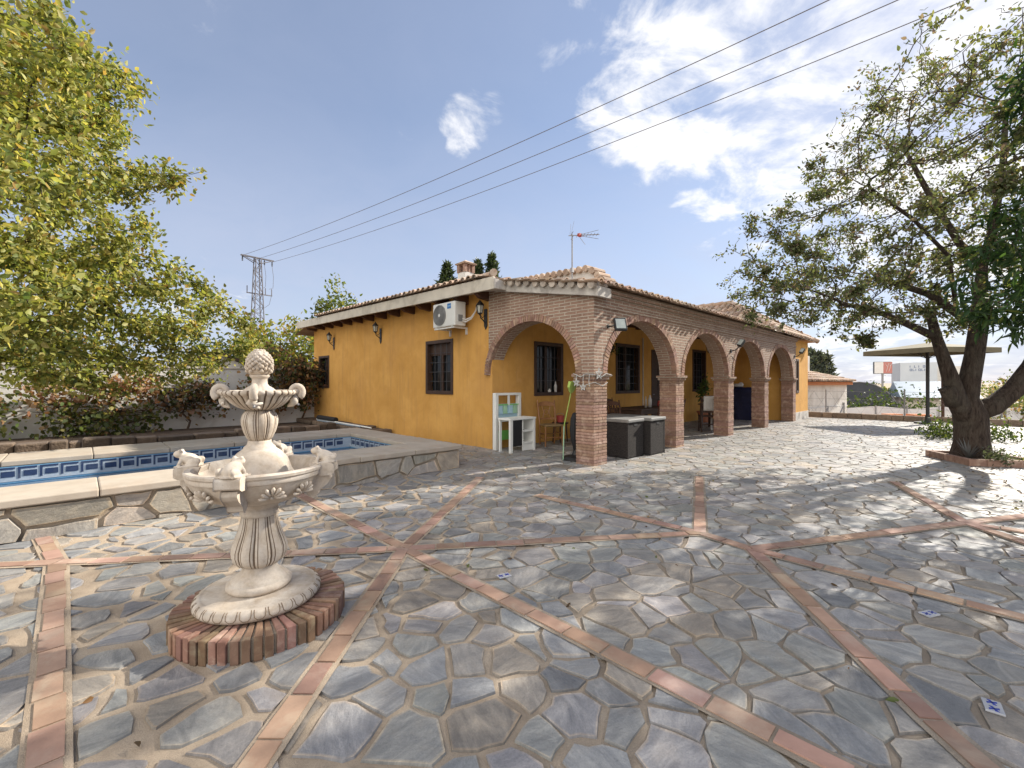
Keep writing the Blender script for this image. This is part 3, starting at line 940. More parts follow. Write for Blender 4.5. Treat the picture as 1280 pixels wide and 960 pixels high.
# ------------------------------------------------------------------ house
HOUSE = thing('country_house', 'single storey ochre country house with a brick arched porch and clay tile roof', 'house', HL(0, 0, 0), TH)
PIL = [0, 2.97, 5.93, 8.90, 12.08]
PW = .375
SPR = 1.55
VF = 2.58           # front wall of the house under the porch
UE = 14.38          # end of the house
VB = 12.4

def wall_panel(mb, s0, s1, z0, z1, holes, place, t):
    """wall slab with rectangular holes; place(s, z, depth) -> point; depth 0 is the outer face"""
    ss = sorted({s0, s1, *[h[0] for h in holes], *[h[1] for h in holes]})
    zs = sorted({z0, z1, *[h[2] for h in holes], *[h[3] for h in holes]})
    solid = {}
    for i in range(len(ss) - 1):
        for j in range(len(zs) - 1):
            cx, cz = (ss[i] + ss[i + 1]) / 2, (zs[j] + zs[j + 1]) / 2
            solid[i, j] = not any(h[0] < cx < h[1] and h[2] < cz < h[3] for h in holes)
    for (i, j), ok in solid.items():
        if not ok: continue
        a, b, c, d = ss[i], ss[i + 1], zs[j], zs[j + 1]
        for dep in (0, t): mb.face([place(a, c, dep), place(b, c, dep), place(b, d, dep), place(a, d, dep)])
        if not solid.get((i - 1, j)): mb.face([place(a, c, 0), place(a, d, 0), place(a, d, t), place(a, c, t)])
        if not solid.get((i + 1, j)): mb.face([place(b, c, 0), place(b, d, 0), place(b, d, t), place(b, c, t)])
        if not solid.get((i, j - 1)): mb.face([place(a, c, 0), place(b, c, 0), place(b, c, t), place(a, c, t)])
        if not solid.get((i, j + 1)): mb.face([place(a, d, 0), place(b, d, 0), place(b, d, t), place(a, d, t)])

def window(place, s0, s1, z0, z1, bars=3, rows=5, grille=True, curtain=None, sill=True, name='window', mull=True):
    """frame, pane, grille of one opening. place(s, z, depth): depth positive goes into the wall"""
    fr = MB()
    def bx(mb, a, b, c, d, e, f):
        p = [place(x, z, y) for z in (c, d) for y in (e, f) for x in (a, b)]
        mb.raw(p, [(0, 2, 3, 1), (4, 5, 7, 6), (0, 1, 5, 4), (2, 6, 7, 3), (0, 4, 6, 2), (1, 3, 7, 5)])
    w = .07
    bx(fr, s0 - .012, s0 + w, z0 - .012, z1 + .012, -.022, .12); bx(fr, s1 - w, s1 + .012, z0 - .012, z1 + .012, -.022, .12)
    bx(fr, s0 + w, s1 - w, z1 - w, z1 + .012, -.022, .12); bx(fr, s0 + w, s1 - w, z0 - .012, z0 + w, -.022, .12)
    if mull:
        m = (s0 + s1) / 2
        bx(fr, m - .035, m + .035, z0 + w, z1 - w, .085, .13)
    f = fr.build(name, MAT['wood'], HOUSE, bevel=.006)
    g = MB(); bx(g, s0 + w - .01, s1 - w + .01, z0 + w - .01, z1 - w + .01, .135, .15)
    g.build('pane', MAT['glass'], f)
    if grille:
        b = MB()
        for k in range(1, bars + 1):
            s = s0 + w + (s1 - s0 - 2 * w) * k / (bars + 1)
            b.tube([place(s, z0 + w, .045), place(s, z1 - w, .045)], .008, 6)
        for k in range(1, rows):
            z = z0 + w + (z1 - z0 - 2 * w) * k / rows
            bx(b, s0 + w, s1 - w, z - .006, z + .006, .041, .049)
        b.build('grille', MAT['grille'], f)
    if curtain:
        c = MB(); bx(c, s0 + w, s1 - w, z1 - w - curtain, z1 - w, .09, .12)
        c.build('roller_blind', MAT['wood'], f)
    return f

def build_walls():
    ue, vf = .05, VF
    # the ochre body of the house
    mb = MB()
    left = lambda s, z, d: Vector((ue + d, s, z))
    wins_left = [(3.94, 5.03, 1.13, 2.40), (11.02, 11.91, 1.22, 2.32)]
    wall_panel(mb, vf, VB, 0, 3.34, wins_left, left, .25)
    front = lambda s, z, d: Vector((s, vf + d, z))
    holes = [(1.33, 2.34, 1.10, 2.33), (4.70, 5.98, 1.09, 2.50), (6.72, 7.80, 0.02, 2.42), (9.70, 10.85, 1.08, 2.58)]
    wall_panel(mb, ue + .25, 12.45, 0, 3.3, holes, front, .25)
    # end wing with sunlit front, its porch side, and the back
    wing = lambda s, z, d: Vector((s, .04 + d, z))
    wall_panel(mb, 12.455, UE, 0, 2.96, [(12.62, 12.98, 1.02, 2.25)], wing, .25)
    side = lambda s, z, d: Vector((12.25 + d, s, z))
    wall_panel(mb, PW, vf, 0, 2.9, [], side, .2)
    end = lambda s, z, d: Vector((UE - d, s, z))
    wall_panel(mb, .29, VB, 0, 2.96, [], end, .25)
    back = lambda s, z, d: Vector((s, VB - d, z))
    wall_panel(mb, ue + .25, UE - .25, 0, 3.3, [], back, .25)
    mb.build('wall', MAT['yellow'], HOUSE)
    # low weathered plinth on the wing
    pl = MB(); pl.box(12.46, UE + .015, .02, .04, 0, .30); pl.box(UE, UE + .018, .04, 3, 0, .30)
    pl.build('plinth', MAT['vergem'], HOUSE)
    window(left, *wins_left[0], bars=3, rows=5, curtain=.28)
    window(left, *wins_left[1], bars=1, rows=1, mull=True)
    window(front, *holes[0], bars=4, rows=4)
    window(front, *holes[1], bars=5, rows=6)
    window(front, *holes[3], bars=4, rows=6)
    window(wing, 12.62, 12.98, 1.02, 2.25, bars=1, rows=4, mull=False)
    # door
    d = MB()
    s0, s1, z0, z1 = holes[2]
    for a, b, c, e in ((s0 - .01, s0 + .08, z0, z1 + .01), (s1 - .08, s1 + .01, z0, z1 + .01), (s0 + .08, s1 - .08, z1 - .08, z1 + .01)):
        d.box(a, b, vf - .02, vf + .14, c, e)
    d.box(s0 + .08, s1 - .08, vf + .10, vf + .14, z0, z1 - .08)
    for zc in (.35, 1.35):
        for a in (s0 + .16, (s0 + s1) / 2 + .04):
            d.box(a, a + .32, vf + .088, vf + .10, zc - .2, zc + .5)
    do = d.build('door', MAT['wood'], HOUSE, bevel=.006)
    h = MB(); h.tube([(s0 + .15, vf + .03, 1.02), (s0 + .15, vf + .1, 1.02)], .01, 8); h.tube([(s0 + .15, vf + .035, 1.02), (s0 + .27, vf + .035, 1.02)], .011, 8)
    h.build('handle', MAT['steel'], do)
    # pale conduit beside the second window
    c = MB(); c.tube([(6.16, vf - .025, .5), (6.16, vf - .025, 2.75)], .02, 8); c.build('conduit', MAT['fascia'], HOUSE)
build_walls()

def build_arcade():
    rnd = random.Random(4)
    # pillars: courses of rough brick
    for k, u in enumerate(PIL):
        mb = MB(); z = 0.0
        mb.box(u + .012, u + PW - .012, .012, PW - .012, 0, SPR - .10)
        while z < SPR - .115:
            h = .042 + rnd.uniform(-.002, .002)
            j = lambda: rnd.uniform(-.005, .0045)
            a, b, c, d = u + j(), u + PW + j(), j(), PW + j()
            t = rnd.uniform(.8, 1.2); mb.tint = (t, t * rnd.uniform(.94, 1.03), t * rnd.uniform(.9, 1.05))
            for (x0, x1) in ((a, u + PW * .66 - .004), (u + PW * .66 + .004, b)) if int(z / .051) % 2 else ((a, u + PW * .34 - .004), (u + PW * .34 + .004, b)):
                mb.box(x0, x1, c, d, z + .0045, min(z + .0045 + h, SPR - .10))
            z += .051
        mb.mi = 1
        p = mb.build('pillar', [MAT['pbrick'], MAT['pbrick']], HOUSE, bevel=.003)
        # impost: two projecting courses
        im = MB()
        im.box(u - .03, u + PW + .03, -.03, PW + .03, SPR - .1, SPR - .055); im.box(u - .055, u + PW + .055, -.055, PW + .055, SPR - .05, SPR - .004)
        im.build('impost', MAT['brickwall'], p, bevel=.004)
    # front wall of arches
    TOP = 2.86
    mb = MB()
    A = (PIL[1] - PW) / 2
    def arch_strip(c, a, rise, s0, s1, top0, top1, place, t):
        """wall between s0 and s1 with one elliptical opening centred on c"""
        n = 40
        top = lambda s: top0 + (top1 - top0) * (s - s0) / (s1 - s0)
        pts = [(c - a * math.cos(math.pi * k / n), SPR + rise * math.sin(math.pi * k / n)) for k in range(n + 1)]
        if c - a > s0 + 1e-4:
            for d in (0, t): mb.face([place(s0, SPR, d), place(c - a, SPR, d), place(c - a, top(c - a), d), place(s0, top(s0), d)])
            mb.face([place(s0, SPR, 0), place(c - a, SPR, 0), place(c - a, SPR, t), place(s0, SPR, t)])
        if c + a < s1 - 1e-4:
            for d in (0, t): mb.face([place(c + a, SPR, d), place(s1, SPR, d), place(s1, top(s1), d), place(c + a, top(c + a), d)])
            mb.face([place(c + a, SPR, 0), place(s1, SPR, 0), place(s1, SPR, t), place(c + a, SPR, t)])
        arc = 0
        for (sa, za), (sb, zb) in zip(pts, pts[1:]):
            for d in (0, t): mb.face([place(sa, za, d), place(sb, zb, d), place(sb, top(sb), d), place(sa, top(sa), d)])
            l = math.hypot(sb - sa, zb - za)
            mb.face([place(sa, za, 0), place(sb, zb, 0), place(sb, zb, t), place(sa, za, t)], [(0, arc), (0, arc + l), (t, arc + l), (t, arc)])
            arc += l
        mb.face([place(s0, top0, 0), place(s1, top1, 0), place(s1, top1, t), place(s0, top0, t)])
        mb.face([place(s0, SPR, 0), place(s0, SPR, t), place(s0, top0, t), place(s0, top0, 0)])
        mb.face([place(s1, SPR, 0), place(s1, SPR, t), place(s1, top1, t), place(s1, top1, 0)])
    def ring(c, a, rise, place, w=.125, proud=.012, deep=.10):
        """voussoirs round the opening, each laid on edge"""
        r = MB(); n = 64
        L = [(c - a * math.cos(math.pi * k / n), SPR + rise * math.sin(math.pi * k / n)) for k in range(n + 1)]
        O = []
        for k, (s, z) in enumerate(L):
            t = math.pi * k / n
            nx, nz = -math.cos(t) / a, math.sin(t) / rise; q = math.hypot(nx, nz); O.append((s + nx / q * w, z + nz / q * w))
        # equal bricks along the arc
        acc = [0]
        for p, q in zip(L, L[1:]): acc.append(acc[-1] + math.hypot(q[0] - p[0], q[1] - p[1]))
        nb = int(acc[-1] / .054)
        def at(P, d):
            for k in range(n):
                if acc[k + 1] >= d - 1e-9:
                    f = (d - acc[k]) / (acc[k + 1] - acc[k]); return (P[k][0] + (P[k + 1][0] - P[k][0]) * f, P[k][1] + (P[k + 1][1] - P[k][1]) * f)
            return P[-1]
        for b in range(nb):
            d0, d1 = acc[-1] * b / nb + .0045, acc[-1] * (b + 1) / nb - .0045
            i0, i1, o0, o1 = at(L, d0), at(L, d1), at(O, d0), at(O, d1)
            pr = proud + rnd.uniform(-.004, .004); k = rnd.uniform(.78, 1.22); r.tint = (k, k * rnd.uniform(.92, 1.04), k * rnd.uniform(.88, 1.05))
            e = .004
            i0 = (i0[0], i0[1] - e if True else 0); i1 = (i1[0], i1[1] - e)
            q = [i0, i1, o1, o0]
            P0 = [place(s, z, -pr) for s, z in q]; P1 = [place(s, z, deep) for s, z in q]
            r.raw(P0 + P1, [(0, 1, 2, 3), (7, 6, 5, 4), (0, 4, 5, 1), (1, 5, 6, 2), (2, 6, 7, 3), (3, 7, 4, 0)])
        return r.build('arch_ring', MAT['pbrick'], HOUSE, bevel=.002)
    front = lambda s, z, d: Vector((s, d, z))
    edges = [0] + [PIL[k] + PW / 2 for k in range(1, 4)] + [PIL[4] + PW]
    for k in range(4):
        c = (PIL[k] + PW + PIL[k + 1]) / 2; a = (PIL[k + 1] - PIL[k] - PW) / 2
        arch_strip(c, a, 1.02, edges[k], edges[k + 1], TOP, TOP, front, PW)
        ring(c, a, 1.02, front)
    endp = lambda s, z, d: Vector((d, s, z))
    arch_strip((PW + VF + .06) / 2, (VF + .06 - PW) / 2, 1.01, PW + .001, VF + .06, 2.95, 3.33, endp, PW)
    ring((PW + VF + .06) / 2, (VF + .06 - PW) / 2, 1.01, endp)
    mb.build('arcade_wall', MAT['brickwall'], HOUSE)
    # stepped brick cornice under the front eave
    co = MB()
    co.box(-.02, 12.47, -.02, .0, 2.66, 2.71); co.box(-.035, 12.49, -.045, PW, TOP, TOP + .055); co.box(-.05, 12.5, -.085, PW, TOP + .06, TOP + .11)
    co.build('brick_cornice', MAT['brickwall'], HOUSE)
    # sloping boarded ceiling of the porch, with beams
    ce = MB()
    ce.raw([(.38, .38, 2.78), (12.24, .38, 2.78), (12.24, VF, 3.12), (.38, VF, 3.12), (.38, .38, 2.83), (12.24, .38, 2.83), (12.24, VF, 3.17), (.38, VF, 3.17)],
           [(0, 1, 2, 3), (7, 6, 5, 4), (0, 4, 5, 1), (1, 5, 6, 2), (2, 6, 7, 3), (3, 7, 4, 0)])
    ce.build('porch_ceiling', MAT['fascia'], HOUSE)
    for k in range(12):
        u = .9 + k * .98
        b = MB(); b.bar((u, .385, 2.715), (u, VF - .005, 3.045), .10, .13)
        b.build('beam', MAT['rafter'], HOUSE)
MAT['pbrick'] = M_simple('handmade brick', (.325, .20, .145), (.225, .132, .097), 16, .9, .7, 60, tint=True, stain=(.52, .39, .30), stainscale=7)
build_arcade()

# ------------------------------------------------------------------ roofs
def zA(u, v): return 2.99 + .175 * (v + .2)              # front slope, over the porch and up
def zB(u, v): return 3.46 + .0155 * (v - 2) + .20 * (u + .42)   # left slope
def zC(u, v): return zA(0, 7.4) - .2 * (v - 7.4)          # back slope
def tiles(name, s0, s1, t0, t1, point, keep, parent, pitch=.205, course=.36, seed=1):
    """corrugated clay tiles: s along the eave, t up the slope. point(s, t) -> (x, y, z)"""
    rnd = random.Random(seed)
    mb = MB(); npf = 8
    cols = int((s1 - s0) / pitch); rows = int(math.ceil((t1 - t0) / course))
    for c in range(cols):
        sc = s0 + c * pitch
        for r in range(rows):
            ta = t0 + r * course; tb = min(ta + course + .03, t1)
            if tb - ta < .05: continue
            if not keep(sc + pitch / 2, (ta + tb) / 2): continue
            k = rnd.uniform(.7, 1.25); mb.tint = (k * rnd.uniform(.95, 1.05), k, k * rnd.uniform(.9, 1.1))
            dx = rnd.uniform(-.006, .006); dz = rnd.uniform(0, .006); st = rnd.uniform(-.02, .015)
            vs = []
            for t, lift, ov in ((ta + (st if r == 0 else 0), .030 + dz, 1.0), (tb, .002, .86)):
                for i in range(npf + 1):
                    a = math.pi * i / npf
                    w = pitch * .36 * ov
                    p = Vector(point(sc + pitch * .5 + dx - w * math.cos(a), t)); vs.append(p + Vector((0, 0, lift + .07 * ov * math.sin(a))))
                for i in range(npf + 1):
                    a = math.pi * i / npf
                    w = (pitch * .36 - .014) * ov
                    p = Vector(point(sc + pitch * .5 + dx - w * math.cos(a), t)); vs.append(p + Vector((0, 0, lift - .004 + (.07 - .014) * ov * math.sin(a))))
            n1 = npf + 1
            fs = []
            for i in range(npf):
                fs.append((i, i + 1, 2 * n1 + i + 1, 2 * n1 + i))          # outside
                fs.append((n1 + i + 1, n1 + i, 3 * n1 + i, 3 * n1 + i + 1))  # inside
                fs.append((i, n1 + i, n1 + i + 1, i + 1))                    # lip
            mb.raw(vs, fs)
            # channel tile between the covers
            vs = []
            for t, lift in ((ta + (st if r == 0 else 0) - (.03 if r == 0 else 0), .026), (tb, .0)):
                for i in range(5):
                    a = math.pi * i / 4
                    p = Vector(point(sc - pitch * .30 * math.cos(a), t)); vs.append(p + Vector((0, 0, lift + .022 - .03 * math.sin(a))))
            k *= .85; mb.tint = (k, k, k)
            mb.raw(vs, [(i, i + 1, 5 + i + 1, 5 + i) for i in range(4)])
    return mb.build(name, MAT['tile'], parent, smooth=False)
MAT['vergetile'] = M_simple('lime washed tile', (.58, .52, .45), (.40, .33, .27), 6, .9, .5, 40, tint=True, stain=(.20, .165, .14), stainscale=5)
def build_roof():
    # decking below the tiles: four planes clipped against each other
    U0, U1, V0, V1 = -.10, 12.6, -.14, 12.8
    deck = MB()
    def grid(fn, test, du=.4):
        us = np.arange(-.40, UE + .2, du); vs = np.arange(-.14, 12.9, du)
        for a in us:
            for b in vs:
                if test(a + du / 2, b + du / 2):
                    deck.face([(x, y, fn(x, y) - .03) for x, y in ((a, b), (a + du, b), (a + du, b + du), (a, b + du))])
    lowA = lambda u, v: zA(u, v) <= zB(u, v) + .03 and zA(u, v) <= zC(u, v) + .03 and u > -.12
    lowB = lambda u, v: zB(u, v) <= zA(u, v) + .03 and zB(u, v) <= zC(u, v) + .03 and v > 2.0
    lowC = lambda u, v: zC(u, v) <= zA(u, v) + .03 and zC(u, v) <= zB(u, v) + .03
    grid(zA, lambda u, v: u < 10.5 and (lowA(u, v) or (u > -.12 and v < 2.3)))
    grid(zB, lambda u, v: lowB(u, v) and u < 10.5); grid(zC, lambda u, v: lowC(u, v) and u < 10.5)
    roof = deck.build('roof', MAT['tile'], HOUSE)
    tiles('front_tiles', -.16, 12.55, -.20, 7.4, lambda s, t: (s, t, zA(s, t)), lambda s, t: (lowA(s, t) or t < 2.3) and not (s > 9.3 and zW(s, t) > zA(s, t) + .02) and not (3.0 < s < 3.3 and 1.0 < t < 5.0), roof, seed=2)
    tiles('side_tiles', 2.05, 12.85, -.45, 3.2, lambda s, t: (t, s, zB(t, s)), lambda s, t: lowB(t, s), roof, seed=3)
    # hip ridge tiles
    rd = MB(); rnd = random.Random(6)
    def ridge(pts):
        for a, b in zip(pts, pts[1:]):
            a, b = Vector(a), Vector(b); n = max(1, int((b - a).length / .36))
            for k in range(n):
                p, q = a.lerp(b, k / n), a.lerp(b, (k + 1.12) / n)
                t = rnd.uniform(.75, 1.2); rd.tint = (t, t, t)
                rd.tube([p + Vector((0, 0, .025)), q], [.075, .065], 10)
    hip = []
    for u in np.arange(-.2, 3.3, .35):
        # zA = zB
        v = (3.46 - .031 + .20 * (u + .42) - 2.99 - .035) / (.175 - .0155)
        hip.append((u, v, zA(u, v) + .03))
    ridge([(-.38, 2.06, 3.50), (-.1, 2.45, 3.56)] + [h for h in hip if h[1] > 2.7 and h[1] < 7.4])
    rd.build('hip_tiles', MAT['tile'], roof); rd = MB()
    ridge([(4, 7.4, zA(0, 7.4) + .04), (11, 7.4, zA(0, 7.4) + .04)])
    rd.build('ridge_tiles', MAT['tile'], roof)
    # left eave: fascia, soffit, rafter tails
    f = MB()
    a, b = 2.04, 12.78
    za = lambda v: 3.20 + .0155 * (v - 2)
    ht = .24
    f.raw([(-.41, a, za(a)), (-.36, a, za(a)), (-.36, b, za(b)), (-.41, b, za(b)), (-.41, a, za(a) + ht), (-.36, a, za(a) + ht), (-.36, b, za(b) + ht), (-.41, b, za(b) + ht)],
          [(3, 2, 1, 0), (4, 5, 6, 7), (0, 1, 5, 4), (1, 2, 6, 5), (2, 3, 7, 6), (3, 0, 4, 7)])
    f.raw([(-.36, a, za(a) + .03), (.06, a, za(a) + .10), (.06, b, za(b) + .10), (-.36, b, za(b) + .03), (-.36, a, za(a) + .06), (.06, a, za(a) + .13), (.06, b, za(b) + .13), (-.36, b, za(b) + .06)],
          [(3, 2, 1, 0), (4, 5, 6, 7), (0, 1, 5, 4), (1, 2, 6, 5), (2, 3, 7, 6), (3, 0, 4, 7)])
    f.raw([(-.41, b, za(b)), (.3, b, za(b)), (.3, b + .05, za(b)), (-.41, b + .05, za(b)), (-.41, b, za(b) + ht), (.3, b, za(b) + ht + .1), (.3, b + .05, za(b) + ht + .1), (-.41, b + .05, za(b) + ht)],
          [(3, 2, 1, 0), (4, 5, 6, 7), (0, 1, 5, 4), (1, 2, 6, 5), (2, 3, 7, 6), (3, 0, 4, 7)])
    f.build('fascia', MAT['fascia'], roof, bevel=.006)
    for k in range(14):
        v = 2.68 + k * .73
        r = MB(); z = za(v) + .025
        M = Matrix.Translation((0, v, z))
        prof = [(.06, -.13), (-.22, -.10), (-.33, -.02), (-.33, .01), (.06, .07)]
        r.raw([(x, -.05, y) for x, y in prof] + [(x, .05, y) for x, y in prof], [(0, 1, 2, 3, 4), (9, 8, 7, 6, 5)] + [(i, (i + 1) % 5, 5 + (i + 1) % 5, 5 + i) for i in range(5)])
        for i in range(len(r.v)): r.v[i] = tuple(M @ Vector(r.v[i]))
        r.build('rafter_tail', MAT['rafter'], roof)
    # verge over the end arch: sloping weathered band with tile ends
    g = MB()
    v0, v1 = -.14, 2.42
    zb0, zb1 = 2.80, 3.255
    g.raw([(-.10, v0, zb0), (.3, v0, zb0), (.3, v1, zb1), (-.10, v1, zb1), (-.10, v0, zb0 + .17), (.3, v0, zb0 + .17), (.3, v1, zb1 + .17), (-.10, v1, zb1 + .17)],
          [(3, 2, 1, 0), (4, 5, 6, 7), (0, 1, 5, 4), (1, 2, 6, 5), (2, 3, 7, 6), (3, 0, 4, 7)])
    # bedding piece that closes the corner with the fascia
    g.raw([(-.40, 2.0, 3.205), (-.1, 2.0, 3.205), (-.1, 2.45, 3.25), (-.40, 2.45, 3.21), (-.40, 2.0, 3.40), (-.1, 2.0, 3.37), (-.1, 2.45, 3.45), (-.40, 2.45, 3.43)],
          [(3, 2, 1, 0), (4, 5, 6, 7), (0, 1, 5, 4), (1, 2, 6, 5), (2, 3, 7, 6), (3, 0, 4, 7)])
    g.build('verge', MAT['vergem'], roof, bevel=.008)
    t = MB()
    n = 12
    for k in range(n):
        v = v0 + .08 + (v1 - v0 - .05) * k / n; z = zb0 + .165 + (zb1 - zb0) * (v - v0) / (v1 - v0)
        kk = rnd.uniform(.6, 1.15); t.tint = (kk, kk, kk)
        t.tube([(-.17 + rnd.uniform(-.012, .012), v, z + .015), (.22, v, z + .045)], [.070, .066], 12)
    t.build('verge_tiles', MAT['vergetile'], roof)
zW = lambda u, v: 4.42 - .557 * abs(u - 12.0)
def build_upper():
    # raised white parapet block in the middle of the roof
    p = MB()
    prof = [(.9, 3.0), (1.62, 3.70), (2.22, 4.20), (4.9, 4.29), (5.0, 3.4)]
    u0, u1 = 3.0, 3.3
    n = len(prof)
    p.raw([(u0, v, z) for v, z in prof] + [(u1, v, z) for v, z in prof], [tuple(range(n)), tuple(range(2 * n - 1, n - 1, -1))] + [(i, (i + 1) % n, n + (i + 1) % n, n + i) for i in range(n)])
    par = p.build('roof_parapet', MAT['white'], HOUSE)
    t = MB(); rnd = random.Random(12)
    def cope(a, b, off=.0):
        a, b = Vector(a), Vector(b); L = (b - a).length; n = max(2, int(L / .2))
        for k in range(n):
            q = a.lerp(b, (k + .5) / n); k_ = rnd.uniform(.7, 1.2); t.tint = (k_, k_, k_)
            t.tube([q + Vector((-.10, 0, .005)), q + Vector((.40, 0, .03))], [.085, .078], 10)
        t.tint = (.9, .9, .9)
    cope((u0, 2.22, 4.23), (u0, 4.9, 4.32)); cope((u0, 1.0, 3.1), (u0, 2.2, 4.22))
    t.build('coping_tiles', MAT['tile'], par)
    # wing roof: hipped at the front, its ridge running back
    d = MB()
    ur, zr = 12.0, 4.42
    ul, uh = 9.45, 14.62
    v0, vh, v1 = -.22, 2.0, 12.8
    zz = lambda u: zr - .557 * abs(u - ur)
    d.face([(ul, v1, zz(ul)), (ur, v1, zr), (ur, vh, zr), (ul, v0, zz(ul))])
    d.face([(ur, v1, zr), (uh, v1, zz(uh)), (uh, v0, zz(uh)), (ur, vh, zr)])
    d.face([(ul, v0, zz(ul)), (ur, vh, zr), (uh, v0, zz(uh))])
    w = d.build('wing_roof', MAT['tile'], HOUSE)
    hl = lambda t_: v0 + (vh - v0) * t_ / (ur - ul)
    tiles('wing_left_tiles', v0, v1, 0, ur - ul, lambda s, t_: (ul + t_, s, zz(ul + t_) + .01), lambda s, t_: s > hl(t_) - .05, w, seed=8)
    tiles('wing_right_tiles', v0, v1, 0, uh - ur, lambda s, t_: (uh - t_, s, zz(uh - t_) + .01), lambda s, t_: s > hl(t_) - .05, w, seed=9)
    fs_ = (zr - zz(ul)) / (vh - v0)
    tiles('wing_front_tiles', ul, uh, 0, vh - v0, lambda s, t_: (s, v0 + t_, zz(ul) - .02 + t_ * fs_ + .01), lambda s, t_: ul + (ur - ul) * t_ / (vh - v0) - .05 < s < uh - (uh - ur) * t_ / (vh - v0) + .05, w, seed=10)
    hp = MB()
    for e_ in (ul, uh):
        a, b = Vector((ur, vh, zr + .04)), Vector((e_, v0, zz(e_) + .04)); n = int((b - a).length / .36)
        for k in range(n):
            q = rnd.uniform(.75, 1.15); hp.tint = (q, q, q); hp.tube([a.lerp(b, k / n), a.lerp(b, (k + 1.1) / n) + Vector((0, 0, .02))], [.075, .09], 10)
    hp.build('hip_tiles', MAT['tile'], w)
    v0 = vh
    rr = MB()
    a, b = Vector((ur, v0, zr + .05)), Vector((ur, v1, zr + .05)); n = int((b - a).length / .36)
    for k in range(n):
        q = rnd.uniform(.75, 1.15); rr.tint = (q, q, q)
        rr.tube([a.lerp(b, k / n) + Vector((0, 0, .02)), a.lerp(b, (k + 1.1) / n)], [.10, .085], 10)
    rr.build('ridge_tiles', MAT['tile'], w)
    # chimney
    c = MB(); cu, cv = 1.5, 5.3
    c.box(cu - .16, cu + .16, cv - .16, cv + .16, 3.4, 4.40)
    ch = c.build('chimney', MAT['white'], HOUSE, bevel=.01)
    q = MB()
    for x in (-.13, .13):
        for y in (-.13, .13): q.box(cu + x - .045, cu + x + .045, cv + y - .045, cv + y + .045, 4.40, 4.62)
    q.box(cu - .03, cu + .03, cv - .16, cv + .16, 4.40, 4.62)
    q.build('brick_vent', MAT['pbrick'], ch)
    q = MB(); q.box(cu - .21, cu + .21, cv - .21, cv + .21, 4.62, 4.65)
    q.raw([(cu - .22, cv - .22, 4.65), (cu + .22, cv - .22, 4.65), (cu + .22, cv + .22, 4.65), (cu - .22, cv + .22, 4.65), (cu - .02, cv, 4.76), (cu + .02, cv, 4.76)],
          [(3, 2, 1, 0), (0, 1, 5, 4), (1, 2, 5), (2, 3, 4, 5), (3, 0, 4)])
    q.build('chimney_cap', MAT['tile'], ch)
build_roof()
build_upper()

# ------------------------------------------------------------------ fittings on the house
def on_house(name, label, cat, u, v, z, group=None, rz=0):
    return thing(name, label, cat, HL(u, v, z), TH + rz, group)
def wall_lantern():
    """black iron bracket lantern; wall at x = 0, lantern hangs towards -x"""
    t = on_house('wall_lantern', 'x', 'lantern', .05, 10.6, 2.9)
    b = MB(); b.box(-.02, 0, -.05, .05, -.34, .02)
    b.prism([(-.05, -.34), (0, -.42), (.05, -.34)], -.02, 0, Matrix(((0, 0, 1, 0), (1, 0, 0, 0), (0, 1, 0, 0), (0, 0, 0, 1))))
    b.build('backplate', MAT['iron'], t, bevel=.004)
    a = MB(); pts = []
    for k in range(14):
        th = k / 13 * 3.5
        pts.append((-.02 - .14 * math.sin(th * .45) - .02 * math.sin(th), 0, -.28 + .20 * (1 - math.cos(th * .9)) * .5 + .03 * math.sin(2 * th)))
    a.tube(pts, .011, 8)
    a.tube([(-.02, 0, -.10), (-.10, 0, -.18), (-.16, 0, -.12), (-.13, 0, -.06)], .008, 8)
    a.build('arm', MAT['iron'], t)
    l = MB(); l.lathe([(.035, -.10), (.05, -.085), (.075, .07)], 6, -.17, 0); l.build('lamp_glass', MAT['lampglass'], t)
    f = MB()
    for k in range(6):
        an = 2 * math.pi * k / 6
        f.bar((-.17 + .052 * math.cos(an), .052 * math.sin(an), -.09), (-.17 + .079 * math.cos(an), .079 * math.sin(an), .075), .009)
    f.lathe([(.09, .07), (.095, .08), (.055, .13), (.03, .16), (.012, .17), (.014, .19), (0, .20)], 6, -.17, 0)
    f.lathe([(0, -.14), (.02, -.125), (.04, -.10), (.052, -.088), (.052, -.08)], 6, -.17, 0)
    f.build('lamp_cage', MAT['iron'], t)
    return t
L0 = wall_lantern()
L0['label'] = 'black iron wall lantern above the narrow far window of the ochre wall'; L0['group'] = 'wall lanterns under the left eave'
def put_lantern(u, v, z, lab):
    c = copy_tree(L0); c.location = HL(u, v, z); c['label'] = lab; return c
put_lantern(.05, 7.35, 2.92, 'black iron wall lantern in the middle of the long ochre side wall')
put_lantern(.05, 2.78, 2.93, 'black iron wall lantern between the air conditioner and the brick arch')

